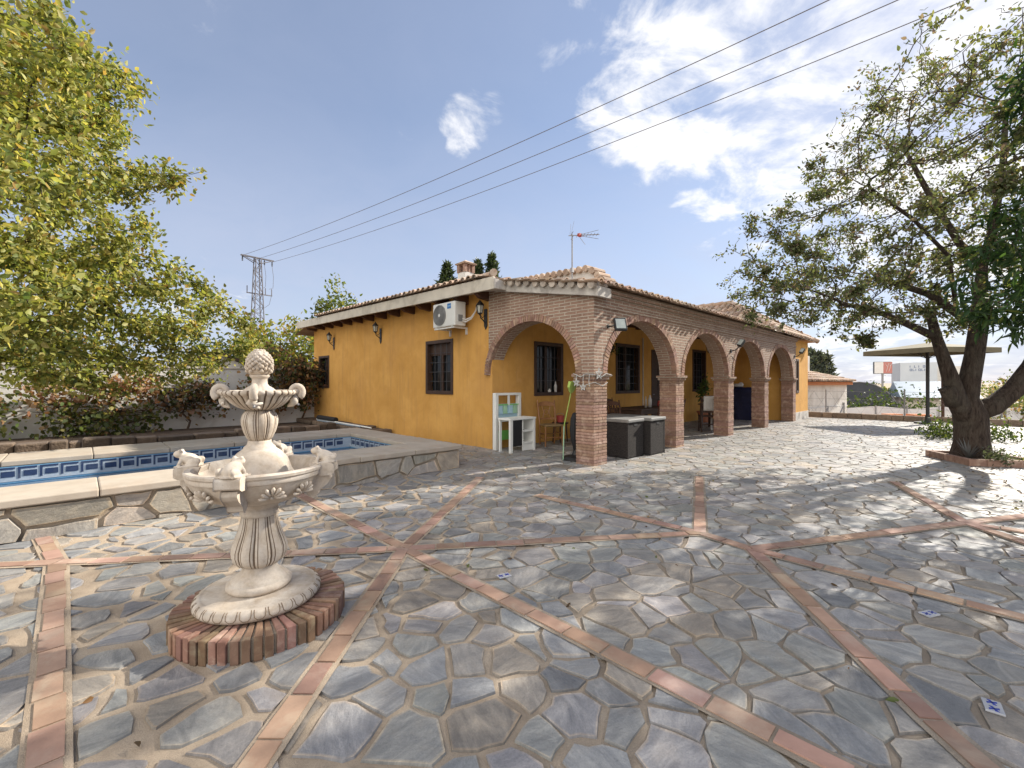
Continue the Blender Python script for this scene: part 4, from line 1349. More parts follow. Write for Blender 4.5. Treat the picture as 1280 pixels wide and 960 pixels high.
def ac_unit():
    t = on_house('air_conditioner', 'white outdoor air conditioning unit with a round grey fan grille under the eave', 'air conditioner', .05, 3.72, 2.58)
    c = MB(); c.box(-.42, -.12, -.41, .41, .04, .57); c.build('casing', MAT['acwhite'], t, bevel=.02)
    g = MB(); M = Matrix.Translation((-.421, .14, .305)) @ Matrix.Rotation(-math.pi / 2, 4, 'Y')
    def ringp(r0, r1, z0, z1, mb):
        n = 40
        vs = []
        for r, z in ((r0, z0), (r0, z1), (r1, z1), (r1, z0)):
            for k in range(n):
                a = 2 * math.pi * k / n; vs.append(M @ Vector((r * math.cos(a), r * math.sin(a), z)))
        fs = []
        for i in range(4):
            for k in range(n):
                fs.append((i * n + k, i * n + (k + 1) % n, ((i + 1) % 4) * n + (k + 1) % n, ((i + 1) % 4) * n + k))
        mb.raw(vs, fs)
    for k in range(9): ringp(.035 + k * .0215, .045 + k * .0215, .004, .016, g)
    ringp(.213, .228, 0, .022, g)
    for k in range(12):
        a = 2 * math.pi * k / 12
        g.bar(M @ Vector((.03 * math.cos(a), .03 * math.sin(a), .006)), M @ Vector((.22 * math.cos(a + .35), .22 * math.sin(a + .35), .006)), .007)
    fan = g.build('fan_grille', MAT['acgrey'], t)
    h = MB(); n = 24
    h.face([M @ Vector((.215 * math.cos(2 * math.pi * k / 40), .215 * math.sin(2 * math.pi * k / 40), .0015)) for k in range(40)])
    h.build('fan_recess', MAT['acgrey'], fan)
    h = MB(); h.face([M @ Vector((.036 * math.cos(2 * math.pi * k / n), .036 * math.sin(2 * math.pi * k / n), .02)) for k in range(n)]); h.build('fan_hub', MAT['acwhite'], fan)
    s = MB(); s.box(-.425, -.42, -.27, -.14, .42, .53); s.build('badge', MAT['blue'], t)
    s = MB()
    for k in range(5): s.box(-.4265, -.425, -.255 + k * .021, -.243 + k * .021, .465, .485)
    s.build('badge_marks', MAT['toyblue'], t)
    b = MB()
    for y in (-.3, .3): b.box(-.42, 0, y - .02, y + .02, .0, .035); b.box(-.035, 0, y - .02, y + .02, -.25 if False else -.12, .0)
    b.box(-.42, -.38, -.36, .36, -.005, .02)
    b.build('bracket', MAT['acwhite'], t)
    p = MB()
    for k in range(2):
        p.tube([(-.22, -.41, .2 - .05 * k), (-.20, -.50, .17 - .05 * k), (-.12, -.60, .22 - .03 * k), (-.05, -.66, .36), (-.02, -.68, .52)], .016, 8)
    p.build('pipe', MAT['cloth'], t)
    v = MB(); v.box(-.33, -.22, -.425, -.41, .14, .28); v.build('valve_cover', MAT['acgrey'], t)
ac_unit()

def floodlight():
    t = on_house('floodlight', 'square black floodlight tilted down beside the first front arch', 'floodlight', .50, 0, 2.36)
    b = MB(); b.tube([(-.10, 0, 0), (-.10, -.10, .0), (-.05, -.15, .02)], .012, 8); b.tube([(-.10, 0, 0), (-.10, -.02, 0)], .035, 12)
    b.build('bracket', MAT['iron'], t)
    M = Matrix.Translation((0.02, -.17, .03)) @ Matrix.Rotation(R(-38), 4, 'Z') @ Matrix.Rotation(R(-24), 4, 'X')
    c = MB(); c.box(-.105, .105, -.03, .03, -.115, .115, M)
    for k in range(6): c.box(-.09 + k * .034, -.08 + k * .034, .03, .05, -.1, .1, M)
    c.build('housing', MAT['iron'], t, bevel=.008)
    g = MB(); g.box(-.082, .082, -.034, -.03, -.092, .092, M); g.build('lens', MAT['floodglass'], t)
floodlight()

def sconce(u, z, lab):
    t = on_house('arm_lamp', lab, 'lamp', u, 0, z, 'black arm lamps on the arcade pillars')
    b = MB(); b.tube([(0, 0, 0), (0, -.02, 0)], .05, 12); b.build('rose', MAT['iron'], t)
    b = MB(); b.tube([(0, -.02, 0), (-.02, -.12, .02), (.02, -.20, .10), (.06, -.22, .19)], .014, 8)
    b.tube([(0, -.01, -.12), (0, -.05, -.16), (0, -.04, -.22), (0, -.01, -.2)], .010, 8); b.build('arm', MAT['iron'], t)
    c = MB(); M = Matrix.Translation((.07, -.23, .2)) @ Matrix.Rotation(R(35), 4, 'Y') @ Matrix.Rotation(R(20), 4, 'X')
    c.box(-.045, .045, -.06, .06, -.10, .10, M); c.build('head', MAT['iron'], t, bevel=.01)
    g = MB(); g.box(-.049, -.045, -.05, .05, -.085, .085, M); g.build('lens', MAT['floodglass'], t)
    return t
sconce(6.10, 2.22, 'black arm lamp on the brickwork between the second and third front arches')
sconce(12.22, 2.32, 'black arm lamp on the last brick pillar beside the sunlit end wing')

def antenna():
    t = on_house('tv_antenna', 'thin television aerial on a mast above the porch roof', 'antenna', 1.85, 1.90, 3.28)
    z1 = 1.46
    m = MB(); m.tube([(0, 0, 0), (0, 0, z1)], .016, 8); m.box(-.03, .03, -.03, .03, .60, .70); m.build('mast', MAT['steel'], t)
    d = Vector((.75, -.66, .06)).normalized()       # boom direction, roughly across the view
    s = Vector((.66, .75, 0)).normalized()
    b = MB(); o = Vector((0, 0, z1 - .03))
    b.bar(o - d * .08, o + d * .62, .016)
    b.build('boom', MAT['steel'], t)
    e = MB()
    for k in range(7):
        c = o + d * (.12 + k * .075); l = .13 - .006 * k
        e.tube([c - s * l, c + s * l], .005, 6)
    for k in (-1, 1): e.tube([o + d * .12 + Vector((0, 0, .0)), o + d * .60 + Vector((0, 0, .10 * k))], .005, 6)
    for k in (-1, 1):
        e.bar(o + Vector((0, 0, .05 * k)) - s * .13, o + Vector((0, 0, .05 * k)) + s * .13, .01)
    e.tube([o + d * .14, o + d * .30 - Vector((0, 0, .22))], .005, 6)
    e.tube([o - d * .03, o + Vector((.10, .02, .36))], .003, 6); e.tube([o - d * .05, o + Vector((-.02, .02, .26))], .003, 6)
    e.build('elements', MAT['steel'], t)
    b = MB(); c = o + d * .17; b.box(c.x - .045, c.x + .045, c.y - .03, c.y + .03, c.z - .03, c.z + .035); b.build('junction_box', MAT['red'], t)
antenna()

# ------------------------------------------------------------------ things under the porch
def toy_kitchen():
    t = thing('toy_kitchen', 'tall white toy kitchen with green shelf and blue backboard against the ochre wall', 'toy kitchen', (-.33, 9.06, 0), TH)
    W = .74; D = .10
    f = MB()
    f.box(0, .075, 0, D, 0, 1.18); f.box(W - .075, W, 0, D, 0, 1.18); f.box(.075, W - .075, 0, D, 1.13, 1.18)
    f.box(.075, W - .075, 0, .03, .58, .66)
    f.box(W / 2 - .025, W / 2 + .03, .0, .02, .92, 1.13)
    f.build('frame', MAT['toywhite'], t, bevel=.004)
    b = MB(); b.box(.076, W - .076, .05, .065, .66, .95); b.build('backboard', MAT['toyblue'], t)
    for k in range(4):
        c = MB(); x = .10 + k * .145; c.box(x, x + .10, .02, .05, .76, .92); c.box(x - .01, x + .11, .01, .052, .745, .76)
        c.build('cupboard_door', MAT['mint'] if k % 2 else MAT['toyblue'], t, bevel=.004)
    g = MB(); g.box(.076, W - .076, .01, .03, .20, .40); g.build('green_shelf', MAT['toygreen'], t, bevel=.003)
    r = MB(); r.box(.076, W - .076, .0, .012, .925, .945); r.build('rail', MAT['toygreen'], t)
    # low counter unit in front
    t = thing('toy_counter', 'low white toy counter with a chalkboard panel and open shelves', 'toy counter', (-.03, 8.66, 0), TH)
    f = MB(); W = .72; D = .34
    f.box(0, .07, 0, .05, 0, .65); f.box(W - .06, W, 0, D, 0, .65); f.box(0, .06, D - .03, D, 0, .65)
    f.box(-.01, W + .01, -.01, D + .01, .651, .69); f.box(.341, .36, 0, D, .12, .65)
    f.box(.36, W - .06, D - .02, D, .08, .65)
    f.build('frame', MAT['toywhite'], t, bevel=.004)
    c = MB(); c.box(.071, .340, .012, .03, .13, .648); c.build('chalkboard', MAT['black'], t)
    for z in (.16, .40):
        s = MB(); s.box(.361, W - .061, .01, D - .021, z, z + .035); s.build('shelf', MAT['toywhite'], t)
    s = MB(); s.box(.361, W - .061, .02, .035, .02, .15); s.build('kickboard', MAT['toywhite'], t)
toy_kitchen()

def chair(name, label, loc, rz, mat, seatmat, group=None, slats=1):
    """rush seated country chair; faces -y; origin on the floor under the seat"""
    t = thing(name, label, 'chair', loc, rz, group)
    for sx in (-1, 1):
        l = MB(); l.tube([(sx * .205, -.19, 0), (sx * .20, -.185, .24), (sx * .20, -.185, .455)], [.018, .021, .020], 8); l.build('leg', mat, t)
        l = MB(); l.tube([(sx * .175, .21, 0), (sx * .185, .185, .30), (sx * .19, .18, .46), (sx * .20, .235, .76), (sx * .205, .29, .99)], [.019, .022, .022, .020, .015], 8)
        l.build('leg', mat, t)
    s = MB(); s.prism([(-.225, -.215), (.225, -.215), (.195, .18), (-.195, .18)], .435, .475); s.build('seat', seatmat, t, bevel=.015)
    b = MB()
    n = 10
    def rail(z, h, off, arch=.0):
        pts = []
        for k in range(n + 1):
            x = -.195 + .39 * k / n; y = off + .035 * (1 - (2 * k / n - 1) ** 2)
            up = arch * (1 - (2 * k / n - 1) ** 2)
            pts.append((x, y, z, up))
        for (xa, ya, za, ua), (xb, yb, zb, ub) in zip(pts, pts[1:]):
            b.raw([(xa, ya, za), (xb, yb, zb), (xb, yb + .018, zb), (xa, ya + .018, za), (xa, ya, za + h + ua), (xb, yb, zb + h + ub), (xb, yb + .018, zb + h + ub), (xa, ya + .018, za + h + ua)],
                  [(3, 2, 1, 0), (4, 5, 6, 7), (0, 1, 5, 4), (2, 3, 7, 6)])
    rail(.865, .06, .255, .045); rail(.56, .04, .195)
    if slats == 1:
        # open carved splat
        b.tube([(-.10, .225, .60), (-.06, .245, .72), (-.10, .265, .86)], .012, 6); b.tube([(.10, .225, .60), (.06, .245, .72), (.10, .265, .86)], .012, 6)
        b.tube([(0.055 * math.cos(a), .25, .73 + .055 * math.sin(a)) for a in np.linspace(0, 2 * math.pi, 17)], .011, 6)
    else:
        for k in range(5): x = -.13 + .065 * k; b.bar((x, .215, .60), (x, .278, .87), .022, .012)
    b.build('backrest', mat, t)
    r = MB(); r.tube([(-.20, -.187, .20), (.20, -.187, .20)], .013, 6)
    for sx in (-1, 1):
        r.tube([(sx * .20, -.187, .16), (sx * .182, .19, .16)], .012, 6); r.tube([(sx * .20, -.187, .28), (sx * .184, .187, .28)], .012, 6)
    r.tube([(-.182, .19, .24), (.182, .19, .24)], .012, 6)
    r.build('stretcher', mat, t)
    return t
chair('wooden_chair', 'honey brown wooden chair with carved open back and rush seat below the porch window', (.86, 9.82, 0), R(18), MAT['chairwood'], MAT['rush'])

def broom():
    t = on_house('broom', 'lime green broom standing head up against the corner brick pillar', 'broom', .10, .62, 0, rz=0)
    h = MB(); h.tube([(-.02, .10, .02), (-.03, .07, .62)], .0095, 8); h.build('lower_handle', MAT['mint'], t)
    h = MB(); h.tube([(-.03, .07, .62), (-.05, -.10, 1.22)], .0095, 8); h.build('upper_handle', MAT['lime'], t)
    b = MB(); M = Matrix.Translation((-.05, -.10, 1.22)) @ Matrix.Rotation(R(12), 4, 'X')
    b.raw([tuple(M @ Vector(p)) for p in ((-.03, -.02, 0), (.03, -.02, 0), (.03, .02, 0), (-.03, .02, 0), (-.10, -.025, .10), (.10, -.025, .10), (.10, .025, .10), (-.10, .025, .10), (-.09, -.03, .20), (.09, -.03, .20), (.09, .03, .20), (-.09, .03, .20))],
          [(3, 2, 1, 0), (0, 1, 5, 4), (1, 2, 6, 5), (2, 3, 7, 6), (3, 0, 4, 7), (4, 5, 9, 8), (5, 6, 10, 9), (6, 7, 11, 10), (7, 4, 8, 11), (8, 9, 10, 11)])
    b.build('brush_head', MAT['lime'], t, bevel=.008)
broom()

def parasol_base():
    t = thing('parasol_base', 'closed black covered parasol stub on a round black base behind the corner pillar', 'parasol base', HL(.30, .62), 0)
    b = MB(); b.lathe([(.24, 0), (.24, .04), (.20, .07), (.06, .10), (.035, .18)], 32); b.build('foot', MAT['iron'], t)
    c = MB(); c.lathe([(.03, .14), (.045, .24), (.085, .36, .2), (.10, .55, .25), (.085, .75, .25), (.05, .84, .2), (.02, .86)], 36, lobes=8); c.build('cover', MAT['black'], t, smooth=True)
parasol_base()
r = MB(); r.lathe([(.0, 0), (.075, .004), (.09, .15), (.092, .155), (.084, .15), (.07, .01), (0, .012)], 20)
st = thing('red_bucket', 'small red plastic bucket on a low stool by the ochre wall', 'bucket', HL(1.95, 2.33, .47), 0)
r.build('pail', MAT['red'], st)
r = MB(); r.tube([(.088 * math.cos(a), .0, .15 + .06 * math.sin(a)) for a in np.linspace(0, math.pi, 12)], .004, 6); r.build('bail', MAT['steel'], st)
st = thing('low_stool', 'low dark wooden stool by the ochre wall holding a red bucket', 'stool', HL(1.95, 2.33), TH)
r = MB(); r.box(-.15, .15, -.13, .13, .43, .47); r.build('seat', MAT['wood'], st, bevel=.01)
for sx in (-1, 1):
    for sy in (-1, 1):
        r = MB(); r.tube([(sx * .13, sy * .11, 0), (sx * .11, sy * .09, .43)], .016, 8); r.build('leg', MAT['wood'], st)

def storage_box(name, label, u0, u1, v0, v1):
    t = on_house(name, label, 'storage box', (u0 + u1) / 2, v0, 0, 'dark rattan storage boxes at the first arch')
    w = (u1 - u0) / 2; d = v1 - v0
    b = MB(); b.box(-w, w, 0, d, .02, .66)
    b.build('rattan_body', MAT['rattan'], t, bevel=.012)
    for x in (-w - .004, w - .03):
        for y in (-.004, d - .03):
            f = MB(); f.box(x, x + .034, y, y + .034, 0, .662); f.build('corner_post', MAT['rattan'], t)
    l = MB(); l.box(-w - .02, w + .02, -.025, d + .02, .664, .725); l.build('lid', MAT['lid'], t, bevel=.015)
    h = MB(); h.box(-.055, .055, -.006, .01, .595, .635); h.build('grip_slot', MAT['black'], t)
    return t
storage_box('storage_box', 'dark rattan storage box with grey lid, the one nearer the corner pillar', 1.00, 1.53, -.03, 1.15)
storage_box('storage_box', 'dark rattan storage box with grey lid, the one nearer the second pillar', 1.66, 2.22, -.12, 1.05)

def dining(u, v, label, mat, L=1.7, W=.85):
    t = on_house('porch_table', label, 'table', u, v, 0)
    a = MB(); a.box(-L / 2, L / 2, -W / 2, W / 2, .72, .76); a.build('tabletop', mat, t, bevel=.008)
    a = MB(); a.box(-L / 2 + .06, L / 2 - .06, -W / 2 + .05, W / 2 - .05, .62, .719); a.build('apron', mat, t)
    for sx in (-1, 1):
        for sy in (-1, 1):
            l = MB(); l.box(sx * (L / 2 - .09) - .035, sx * (L / 2 - .09) + .035, sy * (W / 2 - .08) - .035, sy * (W / 2 - .08) + .035, 0, .62)
            l.build('leg', mat, t, bevel=.006)
dining(4.3, 1.50, 'dark wooden dining table inside the porch behind the storage boxes', MAT['wood'])
chair_group = 'slatted chairs round the porch dining table'
def lathe_thing(name, label, cat, u, v, z, prof, mat, group=None, n=20):
    t = on_house(name, label, cat, u, v, z, group); m = MB(); m.lathe(prof, n); m.build('body', mat, t, smooth=True); return t
cs = [(3.75, .93, R(180), 'slatted brown chair on the courtyard side of the dining table, nearer the boxes'),
      (4.65, .93, R(180), 'slatted brown chair on the courtyard side of the dining table, nearer the second pillar'),
      (3.1, 1.5, R(90), 'slatted brown chair at the left head of the dining table'),
      (4.0, 2.1, 0, 'slatted brown chair between the dining table and the ochre wall')]
proto = None
for u, v, a, lab in cs:
    p = HL(u, v)
    if proto is None:
        proto = chair('slat_back_chair', lab, p, TH + a, MAT['rafter'], MAT['rush'], chair_group, slats=5)
    else:
        c = copy_tree(proto); c.location = p; c.rotation_euler = (0, 0, TH + a); c['label'] = lab
bt = lathe_thing('white_bottle', 'tall white bottle standing on the dark porch table', 'bottle', 4.35, 1.35, .761, [(.0, 0), (.045, .002), (.047, .2), (.03, .25), (.018, .27), (.018, .31), (0, .312)], MAT['cloth'])
lathe_thing('beige_bottle', 'slim beige bottle on the porch table left of the white one', 'bottle', 4.05, 1.3, .761, [(.0, 0), (.03, .002), (.03, .19), (.014, .24), (.014, .29), (0, .292)], MAT['coping'])
lathe_thing('red_jar', 'small red jar near the right end of the porch table', 'jar', 4.95, 1.4, .761, [(.0, 0), (.05, .002), (.055, .09), (.04, .12), (.042, .15), (0, .152)], MAT['red'])
lathe_thing('sill_bottle', 'white spray bottle on the sill of the porch window above the wooden chair', 'bottle', 2.02, 2.53, 1.17, [(0, 0), (.032, .002), (.034, .16), (.015, .20), (.013, .25), (0, .252)], MAT['cloth'])
lathe_thing('sill_candle', 'short white candle holder on the window sill beside the spray bottle', 'candle', 1.80, 2.53, 1.17, [(0, 0), (.035, .002), (.035, .05), (.02, .06), (.02, .08), (0, .082)], MAT['cloth'])
dining(7.75, 1.1, 'small dark side table inside the porch beyond the second pillar', MAT['wood'], .8, .6)

def cloth_chair():
    p = HL(6.55, .78)
    chair('bentwood_chair', 'dark chair beyond the second pillar with a white cloth over its back', p, TH + R(120), MAT['wood'], MAT['wood'], None, 5)
    t = thing('white_cloth', 'white cloth draped over the back of the dark chair beyond the second pillar', 'cloth', p, TH + R(120))
    m = MB(); g = random.Random(2)
    def sheet(y0, z0, z1, s):
        n = 12; rows = 8
        vs = [(-.15 + .30 * i / n, y0(z0 + (z1 - z0) * j / rows) + .012 * math.sin(i * 1.7 + s) * (1 - j / rows), z0 + (z1 - z0) * j / rows) for j in range(rows + 1) for i in range(n + 1)]
        m.raw(vs, [(j * (n + 1) + i, j * (n + 1) + i + 1, (j + 1) * (n + 1) + i + 1, (j + 1) * (n + 1) + i) for j in range(rows) for i in range(n)])
    sheet(lambda z: .20 + .25 * (z - .48) - .03, .70, 1.0, 0); sheet(lambda z: .20 + .25 * (z - .48) + .09, .62, 1.0, 2)
    n = 12
    m.raw([(-.15 + .30 * i / n, y, z) for y, z in ((.30, 1.0), (.36, 1.03), (.42, 1.0)) for i in range(n + 1)], [(j * (n + 1) + i, j * (n + 1) + i + 1, (j + 1) * (n + 1) + i + 1, (j + 1) * (n + 1) + i) for j in range(2) for i in range(n)])
    m.build('drape', MAT['cloth'], t, smooth=True, solid=.006)
    # cream bentwood rocker leg
    t = thing('rocking_chair', 'cream bentwood rocking chair just beyond the second pillar', 'rocking chair', HL(7.0, .62), TH + R(20))
    for s in (-.22, .22):
        f = MB(); f.tube([(-.35, s, .10), (-.2, s, .035), (0, s, .02), (.25, s, .045), (.42, s, .14)], .016, 8); f.build('rocker', MAT['cloth'], t)
        f = MB(); f.tube([(-.18, s, .035), (-.05, s, .25), (.10, s, .42), (.30, s, .55), (.26, s, .66), (.05, s, .67), (-.25, s, .64)], .015, 8); f.build('side_frame', MAT['cloth'], t)
    f = MB(); f.box(-.2, .24, -.2, .2, .40, .43); f.build('seat', MAT['rush'], t)
    f = MB(); M = Matrix.Translation((-.2, 0, .42)) @ Matrix.Rotation(R(-18), 4, 'Y'); f.box(-.02, .01, -.2, .2, 0, .55, M); f.build('back', MAT['rush'], t)
cloth_chair()

def potted_plant(name, label, u, v, h, pot, n, palette, seed):
    t = on_house(name, label, 'potted plant', u, v, 0)
    m = MB(); m.lathe([(0, 0), (.16, .0), (.22, .34), (.25, .345), (.25, .40), (.21, .40), (.20, .33), (0, .33)], 28); m.build('pot', pot, t)
    g = np.random.default_rng(seed); m = MB(); P = []
    for k in range(9):
        a = g.uniform(0, 6.28); r = g.uniform(.05, .25); hh = h * g.uniform(.6, 1)
        pts = [(.06 * math.cos(a), .06 * math.sin(a), .33), (r * .6 * math.cos(a), r * .6 * math.sin(a), .33 + (hh - .33) * .5), (r * math.cos(a), r * math.sin(a), hh)]
        m.tube(pts, [.009, .007, .004], 5)
        for _ in range(n // 9):
            f = g.uniform(.25, 1); q = np.array(pts[1]) * (1 - f) + np.array(pts[2]) * f; P.append(q + g.normal(size=3) * .06)
    m.build('stem', MAT['twig'], t)
    P = np.array(P)
    leaf_mesh('leaves', P, g.uniform(.07, .16, len(P)), pick_cols(len(P), palette, g), MAT['leaf'], t, .45, .4, seed=seed)
potted_plant('potted_shrub', 'leafy green shrub in a terracotta pot below the porch window beyond the second pillar', 9.55, 2.1, 1.6, MAT['terra'], 260, [(3, (.05, .11, .03)), (1, (.16, .19, .05))], 4)

def tarp():
    t = on_house('covered_barbecue', 'bulky object under a navy blue tarpaulin at the far end of the porch', 'tarpaulin', 11.75, 1.45, 0)
    m = MB(); n = 40; rows = 10
    vs = []
    for j in range(rows + 1):
        z = 1.22 * j / rows
        for k in range(n):
            a = 2 * math.pi * k / n
            ca, sa = math.cos(a), math.sin(a)
            sq = 1 / max(abs(ca), abs(sa)) ** .75
            r = (1 - .16 * (j / rows) ** 4 + .05 * math.sin(a * 7 + j * .3) * (1 - j / rows) + .02 * math.sin(a * 13 + 2 * j * .4))
            vs.append((.36 * sq * ca * r, .62 * sq * sa * r, z))
    fs = [(j * n + k, j * n + (k + 1) % n, (j + 1) * n + (k + 1) % n, (j + 1) * n + k) for j in range(rows) for k in range(n)] + [tuple(rows * n + k for k in range(n))]
    m.raw(vs, fs); m.build('tarpaulin', MAT['tarp'], t, smooth=True)
    t = on_house('grey_bag', 'crumpled pale grey bag lying on top of the navy tarpaulin', 'bag', 11.72, 1.75, 1.22)
    m = MB(); m.ball((0, 0, .06), (.16, .2, .075)); m.ball((.05, -.12, .09), (.09, .09, .1)); m.build('bag', MAT['cloth'], t, remesh=.02)
tarp()

def garland():
    t = on_house('star_garland', 'string of pale rope stars tied round the corner brick pillar', 'garland', 0, 0, 1.5)
    m = MB(); g = random.Random(3)
    e = .065
    loop = [(-e, PW, .05), (-e, PW * .6, -.01), (-e, .12, .04), (-e, -e, .03), (.12, -e, -.01), (.26, -e, .05), (PW + .06, -e, .02)]
    m.tube(loop, .007, 6)
    loop = [(-e, PW, -.08), (-e, PW * .5, -.17), (-e, .05, -.12), (-e, -e, -.10), (.15, -e, -.16), (.3, -e, -.1)]
    m.tube(loop, .006, 6)
    for y in (.30, .16, .04): m.tube([(-e - .005, y, .04), (-e - .01, y + .01, -.08), (-e - .005, y - .005, -.17)], .006, 6)
    m.build('rope', MAT['rope'], t)
    def star(c, r, ax):
        s = MB()
        for k in range(5):
            a = math.pi / 2 + k * 4 * math.pi / 5; b = a + 4 * math.pi / 5
            P = lambda q: (c[0], c[1] + r * math.cos(q), c[2] + r * math.sin(q)) if ax == 'x' else (c[0] + r * math.cos(q), c[1], c[2] + r * math.sin(q))
            s.tube([P(a), P(b)], .0075, 6)
        s.build('star', MAT['rope'], t)
    star((.02, -.085, .04), .10, 'y'); star((-.085, .30, -.10), .07, 'x'); star((-.085, .16, -.18), .06, 'x')
garland()

def hanging_lamp(u, v, z, lab):
    t = on_house('hanging_lantern', lab, 'lantern', u, v, z, 'lanterns hanging under the porch ceiling')
    m = MB(); m.tube([(0, 0, .0), (0, 0, .35)], .006, 6); m.build('chain', MAT['iron'], t)
    m = MB(); m.lathe([(0, 0), (.10, -.04), (.12, -.06)], 8)
    for k in range(4):
        a = k * math.pi / 2 + .4; m.bar((.10 * math.cos(a), .10 * math.sin(a), -.06), (.07 * math.cos(a), .07 * math.sin(a), -.22), .01)
    m.lathe([(.08, -.22), (.05, -.24), (0, -.26)], 8); m.build('cage', MAT['iron'], t)
    m = MB(); m.lathe([(.06, -.21), (.088, -.065)], 8); m.build('glass', MAT['lampglass'], t)
hanging_lamp(4.6, 1.3, 2.58, 'black hanging lantern under the porch ceiling above the dining table')
hanging_lamp(8.0, 1.3, 2.58, 'black hanging lantern under the porch ceiling behind the third arch')

def basket():
    t = on_house('hanging_basket', 'small dark trailing plant in a hanging basket beside the second porch window', 'hanging plant', 3.9, 2.25, 2.3)
    m = MB(); m.lathe([(0, -.08), (.09, -.05), (.12, .03), (.11, .03), (.08, -.04), (0, -.06)], 16); m.build('basket', MAT['wood'], t)
    m = MB()
    for k in range(3):
        a = k * 2.094; m.tube([(.115 * math.cos(a), .115 * math.sin(a), .03), (0, 0, .62)], .003, 4)
    m.build('cord', MAT['iron'], t)
    g = np.random.default_rng(6); P = g.normal(size=(160, 3)) * np.array([.10, .10, .09]) + np.array([0, 0, .03])
    leaf_mesh('leaves', P, g.uniform(.04, .09, 160), pick_cols(160, [(1, (.035, .07, .025))], g), MAT['leaf'], t, .5, .6, seed=6)
basket()

def pool_pole():
    t = thing('pool_pole', 'telescopic pool pole with black foam roll lying along the foot of the ochre wall', 'pole', HL(-.52, 0, 0), TH)
    m = MB(); m.tube([(0, 10.6, .20), (.05, 6.9, .17)], .022, 10); m.build('white_tube', MAT['toywhite'], t)
    m = MB(); m.tube([(.02, 10.5, .26), (.05, 9.2, .25)], .075, 14); m.build('foam_roll', MAT['black'], t)
    m = MB(); m.tube([(-.06, 10.4, .17), (-.02, 7.4, .165)], .018, 10); m.build('blue_tube', MAT['metalblue'], t)
pool_pole()
def stone_edging(name, lab, u0, u1, v0, v1, h, along, seed):
    rnd = random.Random(seed); t = thing(name, lab, 'stone edging', HL(0, 0, 0), TH)
    m = MB(); s = v0 if along == 'v' else u0; e = v1 if along == 'v' else u1
    while s < e:
        l = min(rnd.uniform(.18, .75), e - s)
        if l < .05: break
        k = rnd.uniform(.38, .9); m.tint = (k, k * .95, k * .9)
        hh = h * rnd.uniform(.72, 1.15); j = rnd.uniform(-.05, .05)
        if along == 'v': m.box(u0 + j, u1 + j, s, s + l - .012, 0, hh)
        else: m.box(s, s + l - .012, v0 + j, v1 + j, 0, hh)
        s += l
    m.build('kerb_stones', MAT['stonekerb'], t, bevel=.03)
stone_edging('stone_edging', 'low rough stone ledge along the foot of the ochre side wall', -.62, -.02, 6.6, 12.3, .145, 'v', 3)
stone_edging('stone_border', 'low brown stone border of the planting bed behind the pool', -12, -.7, 8.6, 9.0, .19, 'u', 4)

# ------------------------------------------------------------------ fountain
def frog_mesh():
    m = MB()
    Rx = lambda a: Matrix.Rotation(R(a), 3, 'Y')
    m.ball((0, 0, .036), (.052, .036, .032), Rx(-28))               # trunk, nose towards +x
    m.ball((.045, 0, .066), (.030, .028, .020), Rx(-8))             # head
    for s in (-1, 1):
        m.ball((.042, s * .017, .083), .010)                        # eye bumps
        m.ball((-.022, s * .034, .024), (.036, .016, .022), Rx(25))  # thigh
        m.tube([(-.045, s * .036, .012), (-.012, s * .046, .007), (.022, s * .044, .006)], [.011, .010, .009], 8)   # folded shank and foot
        m.ball((.026, s * .046, .006), (.018, .011, .006))
        m.tube([(.030, s * .022, .045), (.038, s * .032, .022), (.046, s * .030, .006)], [.011, .009, .008], 8)     # fore leg
        m.ball((.052, s * .031, .006), (.014, .010, .005))
    m.ball((-.01, 0, .008), (.05, .045, .010))                      # cast foot
    return m
